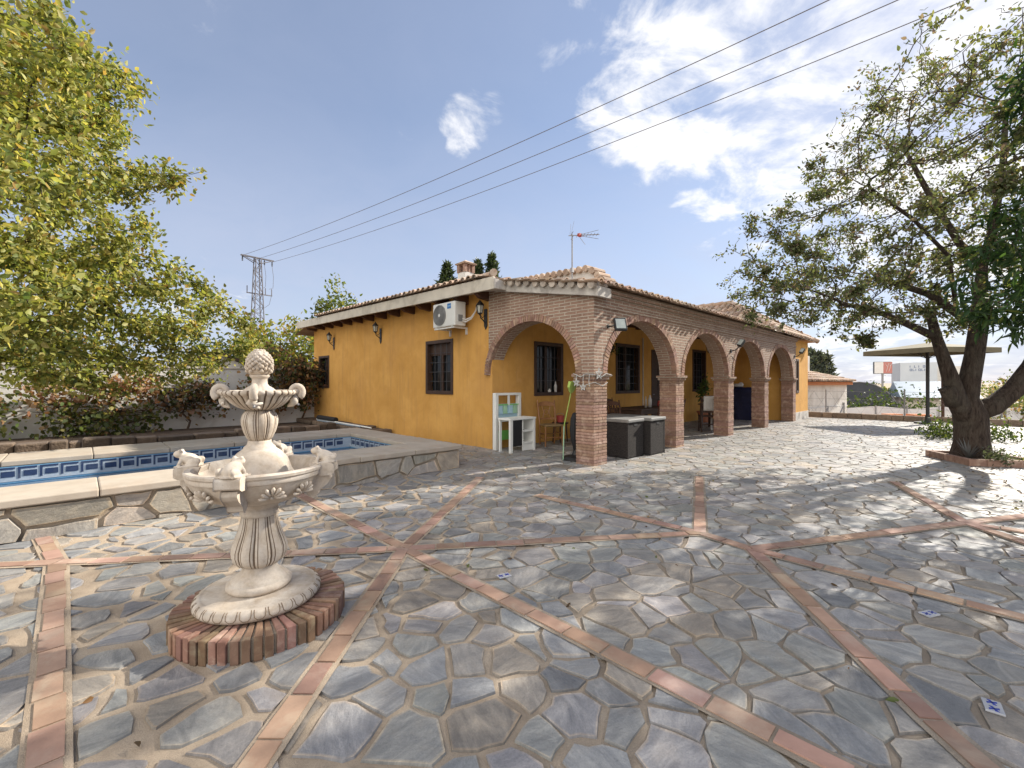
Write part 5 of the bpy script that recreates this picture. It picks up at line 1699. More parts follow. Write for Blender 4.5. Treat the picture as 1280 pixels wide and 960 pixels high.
def build_fountain():
    cx, cy = -1.50, 2.63
    root = thing('stone_fountain', 'white cast stone two tier garden fountain with frogs on a round brick plinth', 'fountain', (cx, cy, 0), 0)
    rnd = random.Random(14)
    # brick plinth: radial bricks standing on edge
    ox, oy = .025, -.01
    pl = MB(); n = 54; Rr = .452; h = .125
    pl.mi = 1; pl.lathe([(Rr - .016, 0), (Rr - .016, h - .012)], 60, ox, oy)
    pl.mi = 0
    for k in range(n):
        a0 = 2 * math.pi * (k + .13 + rnd.uniform(-.05, .05)) / n; a1 = 2 * math.pi * (k + .86 + rnd.uniform(-.05, .05)) / n
        r1 = Rr + rnd.uniform(-.006, .006); r0 = .22; hh = h + rnd.uniform(-.005, .004)
        t = rnd.uniform(.6, 1.3); pl.tint = (t, t * rnd.uniform(.90, 1.10), t * rnd.uniform(.85, 1.06))
        q = [(r0, a0), (r1, a0), (r1, a1), (r0, a1)]
        w = rnd.uniform(-.004, .004)
        pl.prism([(ox + r * math.cos(a + w), oy + r * math.sin(a + w)) for r, a in q], 0, hh)
    pl.build('brick_plinth', [MAT['plinthbrick'], MAT['mortar']], root, bevel=.004)
    # base disc with egg moulding
    d = MB()
    d.lathe([(.295, .122), (.318, .128), (.332, .145), (.334, .160), (.326, .180), (.308, .192), (.292, .194), (.286, .190), (.280, .194), (.0, .200)], 96)
    disc = d.build('base_disc', MAT['fount'], root, smooth=True, sub=1)
    e = MB(); e.tint = (.42, .36, .30)
    for k in range(30):
        a = 2 * math.pi * k / 30; w = 2 * math.pi / 30 * .40
        P = lambda r, da, z: ((r) * math.cos(a + da), (r) * math.sin(a + da), z)
        pts = [P(.308, -w, .1905), P(.326, -w, .1795), P(.3325, -w * .9, .160), P(.3315, -w * .4, .146), P(.3315, w * .4, .146), P(.3325, w * .9, .160), P(.326, w, .1795), P(.308, w, .1905)]
        e.tube(pts, .0024, 5)
    e.build('egg_moulding', MAT['fount'], disc, smooth=True)
    # lower baluster
    p = MB()
    p.lathe([(.165, .200), (.172, .212), (.172, .228), (.160, .240), (.150, .244), (.150, .252), (.138, .262), (.112, .280), (.096, .300), (.090, .318), (.092, .328)], 64)
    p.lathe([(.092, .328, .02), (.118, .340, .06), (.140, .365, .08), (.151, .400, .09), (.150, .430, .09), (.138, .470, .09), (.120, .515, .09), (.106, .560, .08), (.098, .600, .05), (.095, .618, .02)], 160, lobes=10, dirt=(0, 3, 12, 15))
    p.lathe([(.090, .615), (.100, .622), (.104, .635), (.100, .648), (.094, .655), (.098, .668), (.118, .685), (.128, .70)], 64)
    p.build('lower_pedestal', MAT['fount'], root, smooth=True, merge=False)
    # big basin: faceted bowl swelling between four corbels
    b = MB(); n = 96
    A0 = R(10)
    prof_o = [(.10, .690), (.20, .715), (.275, .752), (.318, .800), (.338, .845), (.341, .852), (.352, .857), (.356, .868), (.353, .882), (.362, .890), (.364, .905), (.358, .912)]
    prof_i = [(.330, .912), (.318, .900), (.300, .850), (.24, .800), (.12, .780), (0, .778)]
    prof = prof_o + prof_i
    vs = []
    for r, z in prof:
        for k in range(n):
            a = 2 * math.pi * k / n
            q = abs(math.sin(2 * (a - A0)))            # 0 at the corbels, 1 between
            f = 1 + (.020 * q if r > .15 else 0)
            vs.append((r * f * math.cos(a), r * f * math.sin(a), z))
    fs = [(i * n + k, i * n + (k + 1) % n, (i + 1) * n + (k + 1) % n, (i + 1) * n + k) for i in range(len(prof) - 1) for k in range(n)]
    b.raw(vs, fs)
    basin = b.build('lower_basin', MAT['fount'], root, smooth=True)
    bm = basin.modifiers.new('edge', 'EDGE_SPLIT'); bm.split_angle = R(38)
    # palmettes round the bowl
    for k in range(12):
        if k % 3 == 0: continue
        a = A0 + 2 * math.pi * k / 12 + R(0)
        m = MB()
        c = Vector((.305 * math.cos(a), .305 * math.sin(a), .778)); tx = Vector((-math.sin(a), math.cos(a), 0)); up = Vector((math.cos(a) * .42, math.sin(a) * .42, .9)).normalized()
        out = tx.cross(up)
        if out.dot(Vector((math.cos(a), math.sin(a), 0))) < 0: out = -out
        m.tint = (.40, .34, .28)
        fan = [c + (tx * math.sin(R(-90 + 15 * q)) + up * math.cos(R(-90 + 15 * q))) * .080 for q in range(13)]
        m.face([c + out * .006] + [c + out * (.006 + .012) + (q - c) for q in fan]) if False else None
        m.tint = (1, 1, 1)
        for j in range(7):
            th = R(-78 + 26 * j)
            d_ = tx * math.sin(th) + up * math.cos(th)
            l = .078 if abs(j - 3) < 2 else .070
            o = lambda f: c + d_ * l * f + out * (.004 + .012 * math.sin(f * 2.4)) + out * (.012 * f)
            m.tube([o(.15), o(.5), o(.85), o(1.0)], [.003, .008, .0105, .005], 8)
        m.ball(c + out * .008, .010, None, 8, 6)
        m.build('palmette', MAT['fount'], basin, smooth=True)
    # corbels under the frogs
    for k in range(4):
        a = A0 - math.pi / 2 * 1 + k * math.pi / 2
        M = Matrix.Rotation(a, 4, 'Z')
        m = MB()
        pr = [(.32, .845), (.405, .852), (.425, .862), (.425, .905), (.415, .914), (.30, .914)]
        m.raw([tuple(M @ Vector((x, y, z))) for y in (-.062, .062) for x, z in pr], [tuple(range(6)), tuple(range(11, 5, -1))] + [(i, (i + 1) % 6, 6 + (i + 1) % 6, 6 + i) for i in range(6)])
        # scrolled bracket
        sc = [(.30, .845), (.395, .845), (.402, .82), (.385, .795), (.36, .775), (.335, .752), (.325, .725), (.31, .715), (.28, .74)]
        w = .040; nn = len(sc)
        m.raw([tuple(M @ Vector((x, y, z))) for y in (-w, w) for x, z in sc], [tuple(range(nn)), tuple(range(2 * nn - 1, nn - 1, -1))] + [(i, (i + 1) % nn, nn + (i + 1) % nn, nn + i) for i in range(nn)])
        m.build('corbel', MAT['fount'], basin, bevel=.005)
    # frogs
    first = None
    for k in range(4):
        a = A0 - math.pi / 2 + k * math.pi / 2
        if first is None:
            first = frog_mesh().build('frog', MAT['fount_plain'], root, remesh=.0035); o = first
        else:
            o = first.copy(); COL.objects.link(o); o.parent = root
        o.location = (.37 * math.cos(a), .37 * math.sin(a), .912)
        o.rotation_euler = (0, 0, a + (math.pi * .92 if k in (0, 2) else (math.pi * 1.05 if k == 1 else .15)))
        o.scale = (1.12, 1.12, 1.12)
    # upper pedestal standing in the basin
    p = MB()
    p.lathe([(.215, .779), (.215, .800), (.198, .840), (.180, .868), (.172, .882), (.165, .905), (.150, .945), (.118, .985), (.092, 1.005), (.085, 1.012), (.083, 1.020), (.070, 1.030), (.062, 1.045), (.062, 1.058)], 64)
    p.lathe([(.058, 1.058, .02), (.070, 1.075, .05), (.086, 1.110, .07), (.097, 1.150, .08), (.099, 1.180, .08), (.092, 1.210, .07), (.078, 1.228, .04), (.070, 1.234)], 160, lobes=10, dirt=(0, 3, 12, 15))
    p.build('upper_pedestal', MAT['fount'], root, smooth=True)
    # upper fluted bowl
    u = MB()
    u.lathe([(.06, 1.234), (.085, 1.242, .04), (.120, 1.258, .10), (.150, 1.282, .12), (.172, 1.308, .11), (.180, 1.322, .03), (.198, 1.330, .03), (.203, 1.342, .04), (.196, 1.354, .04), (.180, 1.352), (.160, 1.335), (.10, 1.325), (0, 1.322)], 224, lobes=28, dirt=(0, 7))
    ub = u.build('upper_basin', MAT['fount'], root, smooth=True)
    for k in range(4):
        a = R(-68) + k * math.pi / 2
        M = Matrix.Rotation(a, 4, 'Z')
        m = MB()
        pts = []
        for j in range(16):
            t = j / 15
            th = R(-60 + 330 * t); r = .040 - .014 * t
            pts.append(M @ Vector((.196 + r * math.cos(th) * .9, 0, 1.345 + r * math.sin(th))))
        m.tube(pts, [.022 - .009 * j / 15 for j in range(16)], 10)
        m.ball(M @ Vector((.196, 0, 1.345)), (.021, .026, .021), None, 12, 8)
        m.tube([M @ Vector((.190, 0, 1.31)), M @ Vector((.186, -.02, 1.285)), M @ Vector((.172, .0, 1.268)), M @ Vector((.15, .02, 1.255))], [.022, .024, .018, .006], 8)
        m.tube([M @ Vector((.182, -.03, 1.283)), M @ Vector((.186, .0, 1.275)), M @ Vector((.176, .04, 1.284))], [.006, .014, .005], 8)
        m.build('scroll', MAT['fount'], ub, smooth=True)
        m = MB(); m.tube([M @ Vector((.178, 0, 1.283)), M @ Vector((.212, 0, 1.262))], .006, 8); m.build('spout', MAT['steel'], ub)
    # stem and pine cone finial
    f = MB()
    f.lathe([(.105, 1.325, .05), (.095, 1.345, .06), (.072, 1.366, .06), (.050, 1.380, .03), (.042, 1.392), (.040, 1.415), (.042, 1.425), (.050, 1.430), (.053, 1.438), (.049, 1.446)], 96, lobes=14)
    st = f.build('finial_stem', MAT['fount'], root, smooth=True)
    f = MB()
    f.lathe([(.045, 1.444), (.056, 1.452), (.062, 1.470), (.060, 1.500), (.064, 1.515), (.062, 1.540), (.052, 1.566), (.034, 1.586), (.012, 1.596), (0, 1.597)], 48)
    for row in range(7):
        z = 1.505 + row * .0135; r = [.064, .064, .062, .057, .048, .036, .022][row]; k_ = 12 if row < 5 else 8
        for k in range(k_):
            a = 2 * math.pi * (k + .5 * (row % 2)) / k_
            f.ball((r * math.cos(a), r * math.sin(a), z), (.0125, .0125, .012), None, 8, 6)
    for k in range(7):
        a = 2 * math.pi * k / 7
        for da, rr, zz, s in ((0, .066, 1.492, .014), (-.28, .066, 1.478, .010), (.28, .066, 1.478, .010), (0, .064, 1.466, .012)):
            f.ball((rr * math.cos(a + da), rr * math.sin(a + da), zz), s, None, 8, 6)
    f.build('pine_cone', MAT['fount'], st, smooth=True)
    # a faded red mark on the pedestal foot and a black leaf caught on the rim
    t = thing('red_wrapper', 'small red wrapper lying in the lower basin of the fountain', 'wrapper', (cx + .03, cy - .235, .815), 0)
    m = MB(); m.raw([(-.03, -.012, .0), (.03, -.015, .004), (.032, .015, .012), (-.025, .012, .008), (0, 0, .022)], [(0, 1, 4), (1, 2, 4), (2, 3, 4), (3, 0, 4), (3, 2, 1, 0)]); m.build('foil', MAT['red'], t)
    t = thing('dark_leaf', 'dark curled leaf leaning on the rim beside the right frog of the fountain', 'leaf', (cx + .27, cy + .06, .86), 0)
    m = MB(); m.raw([(0, 0, 0), (.03, -.012, .03), (.055, 0, .075), (.03, .014, .035), (.026, 0, .03)], [(0, 1, 4), (1, 2, 4), (2, 3, 4), (3, 0, 4)]); m.build('blade', MAT['black'], t)
build_fountain()

# ------------------------------------------------------------------ trees
def grown_tree(name, label, cat, base, trunk_chains, els, natt, step, infl, kill, tip, leaf_n, leaf_size, palette, seed, aspect=.5, spread=.12, droop=.35, thin=.022, trunk_r=None, bark='bark', leafmat='leaf', group=None, scalen=None, p=2.4, clumpy=.6, boost=None):
    """trunk_chains: list of (points, parent chain index or -1, parent point index)"""
    g = np.random.default_rng(seed)
    t = thing(name, label, cat, base, 0, group)
    B = np.array(base)
    seeds = []; idx = {}
    for ci, (pts, pc, pi) in enumerate(trunk_chains):
        prev = -1 if pc < 0 else idx[pc, pi]
        for k, q in enumerate(pts):
            seeds.append((np.array(q, float) - B, prev)); prev = len(seeds) - 1; idx[ci, k] = prev
    att = in_ellipsoids(natt, els, g, .25) - B
    P, par = colonize(seeds, att, step, infl, kill, 160, g)
    rad = tree_radii(par, tip, p)
    if trunk_r is not None:
        for (ci, k), r in trunk_r.items(): rad[idx[ci, k]] = r
    limb_mesh('trunk', P, par, rad, MAT[bark], t)
    kids = np.zeros(len(P), int)
    for q in par:
        if q >= 0: kids[q] += 1
    thinm = np.where((rad < thin) & (np.arange(len(P)) >= len(seeds)))[0]
    wts = np.where(kids[thinm] == 0, 2.2, 1.0) * np.exp(clumpy * g.normal(size=len(thinm)))
    if boost: wts = wts * np.array([boost(P[q] + B) for q in thinm])
    wts /= wts.sum()
    k = g.choice(thinm, leaf_n, p=wts)
    pa = np.array(par)[k]
    f = g.random((leaf_n, 1))
    base_p = P[k] * f + P[pa] * (1 - f)
    dirs = P[k] - P[pa]; dirs /= (np.linalg.norm(dirs, axis=1)[:, None] + 1e-9)
    pos = base_p + np.clip(g.normal(size=(leaf_n, 3)), -1.5, 1.5) * spread * g.uniform(.2, 1.3, (leaf_n, 1))
    cl = g.uniform(.8, 1.2, (len(P), 1))[k]
    cols = np.clip(pick_cols(leaf_n, palette, g) * cl, 0, 1)
    leaf_mesh('crown', pos, leaf_size * g.uniform(.55, 1.3, leaf_n), cols, MAT[leafmat], t, aspect, droop, dirs * .6, seed)
    return t
def right_tree():
    b = (8.2, 7.9, 0)
    ch = [([(8.2, 7.9, -.05), (8.2, 7.9, .10), (8.21, 7.9, .35), (8.20, 7.9, .62), (8.18, 7.9, .85)], -1, 0),
          ([(8.10, 7.88, 1.12), (8.13, 7.86, 1.45), (8.20, 7.84, 1.9), (8.28, 7.85, 2.4), (8.36, 7.9, 2.9), (8.40, 7.9, 3.5)], 0, 4),          # middle stem
          ([(7.92, 7.86, 1.05), (7.80, 7.86, 1.45), (7.68, 7.88, 1.85), (7.58, 7.9, 2.2), (7.48, 7.9, 2.58)], 0, 3),                            # left stem
          ([(8.52, 7.84, .98), (8.86, 7.80, 1.28), (9.1, 7.75, 1.7), (9.3, 7.7, 2.2), (9.45, 7.7, 2.8)], 0, 4),                                  # right stem
          ([(7.85, 7.8, 2.62), (7.3, 7.75, 2.95), (6.6, 7.7, 3.15)], 1, 3),
          ([(7.0, 7.8, 2.42), (6.4, 7.7, 2.62), (5.7, 7.6, 2.75)], 2, 3),
          ([(8.1, 8.0, 3.9), (7.6, 8.0, 4.7), (7.1, 7.9, 5.4)], 1, 5), ([(8.5, 7.8, 4.2), (8.55, 7.7, 5.2), (8.6, 7.7, 6.2)], 1, 5),
          ([(7.6, 7.7, 3.6), (6.9, 7.6, 4.2), (6.2, 7.6, 4.7)], 4, 0)]
    tr = {(0, 0): 0.348, (0, 1): 0.287, (0, 2): 0.239, (0, 3): 0.235, (0, 4): 0.235, (1, 0): 0.165, (1, 1): 0.148, (1, 2): 0.135, (1, 3): 0.131, (1, 4): 0.104, (1, 5): 0.078,
          (2, 0): 0.148, (2, 1): 0.122, (2, 2): 0.096, (2, 3): 0.083, (2, 4): 0.070, (3, 0): 0.165, (3, 1): 0.148, (3, 2): 0.122, (3, 3): 0.104, (3, 4): 0.087,
          (4, 0): 0.074, (4, 1): 0.061, (4, 2): 0.048, (5, 0): 0.061, (5, 1): 0.048, (5, 2): 0.035, (6, 0): 0.061, (6, 1): 0.048, (6, 2): 0.035, (7, 0): 0.061, (7, 1): 0.048, (7, 2): 0.035}
    els = [((8.3, 8.0, 5.0), (2.7, 2.8, 2.6)), ((5.6, 7.7, 3.55), (1.85, 2.3, 1.15)), ((6.7, 7.8, 4.4), (1.9, 2.6, 1.5)), ((9.8, 7.8, 4.6), (2.3, 2.8, 2.4)),
           ((7.0, 7.6, 2.75), (1.7, 2.0, .75)), ((5.3, 7.6, 2.85), (1.25, 1.7, .62)), ((5.3, 7.6, 2.9), (1.25, 1.7, .62)), ((4.6, 7.8, 3.2), (.9, 1.2, .5)), ((4.6, 7.8, 3.25), (.9, 1.2, .5)), ((4.9, 7.7, 2.75), (.9, 1.0, .5)), ((6.6, 7.8, 2.35), (1.2, 1.3, .42)),
           ((6.3, 5.9, 5.2), (1.3, 1.3, 1.5)), ((5.5, 6.9, 5.0), (.8, 1.0, .8)), ((7.7, 8.8, 7.2), (.85, 1.5, .9)), ((6.9, 8.6, 6.2), (.9, 1.2, .8)), ((9.0, 9.4, 7.2), (1.2, 1.6, 1.1))]
    t = grown_tree('courtyard_tree', 'broad green tree with thick forked trunk growing in the square brick planter', 'tree', b, ch, els, 4200, .13, 1.1, .17, .0038,
                   46000, .067, [(5, (.095, .115, .056)), (3, (.14, .158, .072)), (1.0, (.20, .195, .08)), (1.8, (.15, .115, .095))], 31, .55, .075, .2, .014, tr, clumpy=1.5, p=2.55, boost=lambda q: 2.0 if q[0] < 6.7 and q[2] < 4.2 else 1.0)
    # sawn stub on the left stem
    m = MB(); m.tint = (1, 1, 1); m.tube([(-.33, -.04, 1.03), (-.44, -.06, 1.20), (-.50, -.06, 1.30)], [.14, .125, .11], 14); m.tube([(-.50, -.06, 1.295), (-.60, -.08, 1.25), (-.66, -.08, 1.27)], [.05, .035, .02], 8)
    m.build('sawn_limb', MAT['bark'], t, smooth=True)
right_tree()
def near_tree():
    b = (8.0, 4.9, 0)
    ch = [([(8.0, 4.9, -.05), (8.0, 4.9, .5), (7.95, 4.92, 1.2), (7.85, 4.95, 2.0), (7.75, 5.0, 3.0), (7.7, 5.0, 4.0)], -1, 0), ([(7.5, 5.0, 2.3), (7.1, 5.0, 2.7), (6.7, 5.05, 3.0), (6.2, 5.05, 3.0), (5.9, 5.02, 2.9)], 0, 3), ([(7.4, 5.0, 4.3), (6.8, 5.0, 4.6), (6.3, 5.0, 4.7)], 0, 5)]
    els = [((7.0, 5.05, 3.0), (1.25, 1.3, 1.45)), ((7.5, 5.0, 4.6), (1.5, 1.4, 1.3)), ((7.9, 4.2, 3.4), (1.4, 1.3, 1.6)), ((6.35, 5.05, 2.45), (.55, .7, .75)), ((5.62, 5.0, 2.65), (.45, .6, .80)), ((5.62, 5.0, 2.6), (.45, .6, .75)), ((6.0, 5.0, 4.7), (.45, .5, .55))]
    grown_tree('narrow_leaved_tree', 'dark green tree with long narrow leaves at the right edge of the courtyard', 'tree', b, ch, els, 760, .16, 1.2, .24, .004,
               11500, .17, [(5, (.028, .060, .022)), (2, (.05, .09, .026)), (.6, (.10, .13, .03))], 47, .22, .10, .5, .018, {(0, 0): .17, (0, 1): .15, (0, 2): .14})
near_tree()
def left_tree():
    b = (-8.9, 5.6, 0)
    ch = [([(-8.9, 5.6, -.05), (-8.9, 5.6, .6), (-8.85, 5.62, 1.3), (-8.75, 5.65, 1.9)], -1, 0), ([(-8.3, 5.9, 2.4), (-7.8, 6.2, 2.9), (-7.2, 6.6, 3.2)], 0, 3), ([(-8.5, 5.6, 2.7), (-8.1, 5.6, 3.6), (-7.7, 5.6, 4.5)], 0, 3),
          ([(-8.3, 5.2, 2.4), (-7.5, 5.0, 2.9), (-6.7, 4.9, 3.3)], 0, 3)]
    els = [((-7.5, 6.2, 4.3), (1.75, 2.6, 2.5)), ((-6.0, 7.7, 2.7), (1.15, 1.4, .95)), ((-7.1, 6.8, 2.45), (1.6, 1.9, 1.25)), ((-5.25, 4.6, 3.9), (.75, 1.0, 2.2)), ((-8.4, 6.4, 6.0), (2.2, 2.4, 1.6)), ((-6.4, 5.6, 3.4), (1.1, 1.6, 1.5)),
           ((-6.2, 6.0, 5.3), (.8, 1.2, .9)), ((-4.95, 7.0, 4.65), (.30, .25, .15)), ((-5.3, 7.9, 2.1), (.75, 1.0, .75)), ((-6.5, 7.4, 1.9), (1.0, 1.2, .8)), ((-6.2, 6.6, 6.0), (.8, .9, .8)), ((-6.9, 7.0, 1.75), (1.3, 1.2, .6)), ((-5.9, 7.9, 1.75), (.8, .8, .5)), ((-7.2, 6.6, 2.6), (1.4, 1.5, 1.2))]
    grown_tree('walnut_tree', 'large yellow green leafy tree overhanging the pool from the left', 'tree', b, ch, els, 2000, .17, 1.4, .26, .0045,
               80000, .086, [(5, (.265, .275, .075)), (3, (.165, .195, .058)), (2.6, (.42, .39, .135)), (.8, (.08, .115, .035)), (.5, (.36, .25, .08))], 53, .55, .13, .35, .02,
               {(0, 0): .26, (0, 1): .22, (0, 2): .20, (0, 3): .19})
left_tree()

def planter():
    t = thing('tree_planter', 'low square brick edging round the foot of the forked tree', 'planter', (8.24, 7.76, 0), R(-12.5))
    m = MB(); a = .53; w = .09; h = .12
    rnd = random.Random(5)
    for s0, s1, f in ((-a, a, 's'), (-a, a, 'n'), (-a + w, a - w, 'e'), (-a + w, a - w, 'w')):
        s = s0
        while s < s1 - .02:
            l = min(.25, s1 - s); k = rnd.uniform(.75, 1.2); m.tint = (k, k, k)
            if f == 's': m.box(s, s + l - .008, -a, -a + w, 0, h)
            if f == 'n': m.box(s, s + l - .008, a - w, a, 0, h)
            if f == 'e': m.box(a - w, a, s, s + l - .008, 0, h)
            if f == 'w': m.box(-a, -a + w, s, s + l - .008, 0, h)
            s += l
    m.build('brick_edging', MAT['pbrick'], t, bevel=.006)
    m = MB(); m.box(-a + w, a - w, -a + w, a - w, .0, .085); m.build('soil', MAT['soil'], t)
    # small plants at the foot
    g = np.random.default_rng(3)
    ag = thing('spiky_plant', 'small spiky grey purple plant left of the trunk in the brick planter', 'plant', (7.86, 7.62, .08), 0)
    m = MB()
    for k in range(26):
        a_ = g.uniform(0, 6.28); l = g.uniform(.25, .5); e = g.uniform(.5, 1.35)
        d = Vector((math.cos(a_) * math.cos(e), math.sin(a_) * math.cos(e), math.sin(e))); s = d.cross(Vector((0, 0, 1))).normalized() * .016
        m.raw([-s, s, d * l * .6 + s * .8, d * l * .6 - s * .8, d * l - Vector((0, 0, .04))], [(0, 1, 2, 3), (3, 2, 4)])
    m.build('blades', M_simple('grey purple blade', (.115, .10, .10), (.08, .085, .075), 10, .6, 0), ag)
    for (x, y, r, n, nm, lab, pal) in ((8.05, 7.32, .22, 260, 'low_shrub', 'low grey green plant in front of the trunk in the brick planter', [(1, (.07, .085, .055))]),
                                     (8.62, 7.28, .20, 260, 'low_shrub', 'low bright green plant right of the trunk in the brick planter', [(3, (.12, .17, .04)), (1, (.4, .4, .12))])):
        q = thing(nm, lab, 'plant', (x, y, .08), 0)
        P = np.abs(g.normal(size=(n, 3))) * np.array([0, 0, r * .5]) + g.normal(size=(n, 3)) * np.array([r * .45, r * .45, .02])
        leaf_mesh('leaves', P, g.uniform(.03, .08, n), pick_cols(n, pal, g), MAT['leaf'], q, .45, -.3, seed=n)
planter()

# creepers on the boundary wall
def creeper(name, label, u0, u1, zlo, zhi, n, palette, seed, size=.12, thick=.28, v=12.0, stems=()):
    g = np.random.default_rng(seed)
    t = thing(name, label, 'creeper', HL((u0 + u1) / 2, v, 0), TH)
    W = u1 - u0
    nc = max(14, int(W * 12))
    cu = g.uniform(-W / 2, W / 2, nc); cz = zlo + (zhi - zlo) * g.beta(2.0, 1.6, nc)
    k = g.integers(0, nc, n)
    P = np.stack([cu[k] + g.normal(size=n) * .20, -np.abs(g.normal(size=n)) * thick - .05, np.clip(cz[k] + g.normal(size=n) * .20, .08, 9)], 1)
    cl = g.uniform(.65, 1.3, (nc, 1))[k]
    leaf_mesh('foliage', P, size * g.uniform(.5, 1.3, n), np.clip(pick_cols(n, palette, g) * cl, 0, 1), MAT['leaf'], t, .8, .7, seed=seed)
    m = MB()
    for s in (stems or (-W * .3, W * .25)):
        pts = [(s, -.08, 0)]
        for j in range(5): pts.append((s + g.normal() * .09 * (j + 1), -.08 + g.normal() * .02, zhi * (j + 1) / 5.5))
        m.tube(pts, [.035, .03, .028, .022, .016, .008], 7)
        for j in range(6):
            a = pts[2 + j % 3]; m.tube([a, (a[0] + g.normal() * .5, -.12, a[2] + g.uniform(.0, .4)), (a[0] + g.normal() * .9, -.15, a[2] + g.uniform(.0, .5))], [.014, .010, .005], 5)
    m.build('stem', MAT['twig'], t)
red = [(3, (.27, .14, .085)), (3, (.36, .23, .13)), (1, (.16, .08, .05)), (1, (.16, .17, .06))]
grn = [(4, (.085, .115, .040)), (2, (.15, .17, .055)), (1, (.22, .14, .07)), (1, (.26, .25, .09))]
mixed = [(2, (.20, .11, .065)), (2, (.09, .105, .045)), (1, (.28, .18, .09)), (1, (.06, .055, .04))]
WALLV = 12.2
def boundary_wall():
    t = thing('boundary_wall', 'white rendered garden wall behind the pool', 'wall', HL(0, 0, 0), TH)
    m = MB(); m.box(-22, -.02, WALLV, WALLV + .22, 0, 1.82); m.build('render', MAT['white'], t)
    m = MB(); m.box(-22, -.02, WALLV - .03, WALLV + .25, 1.82, 1.88); m.build('capping', MAT['fascia'], t, bevel=.01)
boundary_wall()
creeper('wall_creeper', 'reddish brown creeper over the middle of the white garden wall', -7.0, -4.6, .75, 1.5, 1200, red, 61)
creeper('wall_creeper', 'dark green ivy at the left end of the white garden wall', -11.5, -7.2, .1, 1.4, 2000, grn, 62, thick=.4)
creeper('wall_creeper', 'brown and green creeper with a thin bare stem left of the fountain top', -4.4, -2.1, .55, 1.35, 1200, mixed, 63, stems=(-.55,))
creeper('wall_creeper', 'dark creeper heaped at the corner of the ochre wall and the garden wall', -1.75, -.15, .35, 2.45, 2600, mixed, 64, thick=.35, v=12.1)
creeper('wall_creeper', 'patch of green leaves low on the white wall behind the pool', -6.6, -4.6, .1, .75, 900, grn, 65)

def bushy_tree(name, label, base, h, r, n, palette, seed, size=.3, group=None, cone=False, low=.25):
    t = thing(name, label, 'tree', base, 0, group)
    g = np.random.default_rng(seed)
    m = MB(); m.tube([(0, 0, -.1), (0.05, 0, h * .4), (0, .05, h * .8)], [h * .025 + .03, h * .018 + .02, .02], 8)
    for k in range(7):
        a = g.uniform(0, 6.28); z = h * g.uniform(.25, .6)
        m.tube([(0, 0, z), (r * .5 * math.cos(a), r * .5 * math.sin(a), z + h * .15), (r * .8 * math.cos(a), r * .8 * math.sin(a), z + h * .2)], [.05, .03, .012], 6)
    m.build('trunk', MAT['bark'], t)
    if cone:
        f = g.random(n) ** .8; z = h * (.06 + .94 * f)
        rr = r * np.clip((1 - f) * 1.25, .0, 1) ** .75 * np.sqrt(g.uniform(.35, 1, n)) * (1 + .25 * np.sin(f * 40 + g.integers(0, 3)))
        a = g.uniform(0, 6.28, n)
        P = np.stack([rr * np.cos(a), rr * np.sin(a), z], 1) + g.normal(size=(n, 3)) * .06
        leaf_mesh('crown', P, size * g.uniform(.5, 1.3, n), pick_cols(n, palette, g), MAT['leafd'], t, .35, -.9, seed=seed)
    else:
        els = [((0, 0, h * .62), (r * .85, r * .85, h * .36)), ((r * .35, 0, h * .45), (r * .7, r * .7, h * .25)), ((-r * .4, r * .1, h * .5), (r * .6, r * .7, h * .26)), ((0, 0, h * low + r * .2), (r * .8, r * .8, h * .2))]
        clump_crown('crown', els, 90, n, r * .16, size, palette, MAT['leaf'], t, seed)
    return t
yg = [(4, (.17, .19, .04)), (2, (.28, .26, .06)), (2, (.09, .12, .03)), (1, (.30, .20, .06))]
dg = [(4, (.035, .055, .022)), (2, (.06, .085, .03)), (1, (.09, .11, .035))]
bushy_tree('leafy_tree', 'yellow green bushy tree beyond the garden wall beside the house corner', (-12.6, 24.0, 0), 5.0, 2.4, 5000, yg, 71, .26)
bushy_tree('leafy_tree', 'green tree top showing just above the eave of the ochre house', (-12.4, 32.0, 0), 8.9, 2.3, 5000, [(3, (.13, .16, .04)), (2, (.06, .09, .03)), (1, (.24, .23, .05))], 72, .28)
bushy_tree('leafy_tree', 'darker green tree beyond the garden wall left of the pylon', (-17.5, 27.0, 0), 4.0, 2.4, 3000, dg, 73, .28)
bushy_tree('leafy_tree', 'dense tree beyond the far left end of the garden wall', (-19.5, 17.5, 0), 4.6, 2.6, 3200, grn, 74, .25)
bushy_tree('conifer', 'dark conifer tip left of the white chimney above the roof', (-4.4, 30.0, 0), 9.4, 2.0, 3600, dg, 75, .34, cone=True)
bushy_tree('conifer', 'dark conifer tip just right of the white chimney above the roof', (-2.4, 31.0, 0), 9.8, 2.0, 3600, dg, 76, .34, cone=True)
bushy_tree('conifer', 'dark conifer tip farthest right behind the tiled roof', (-1.45, 31.5, 0), 10.4, 1.8, 3400, dg, 77, .34, cone=True)

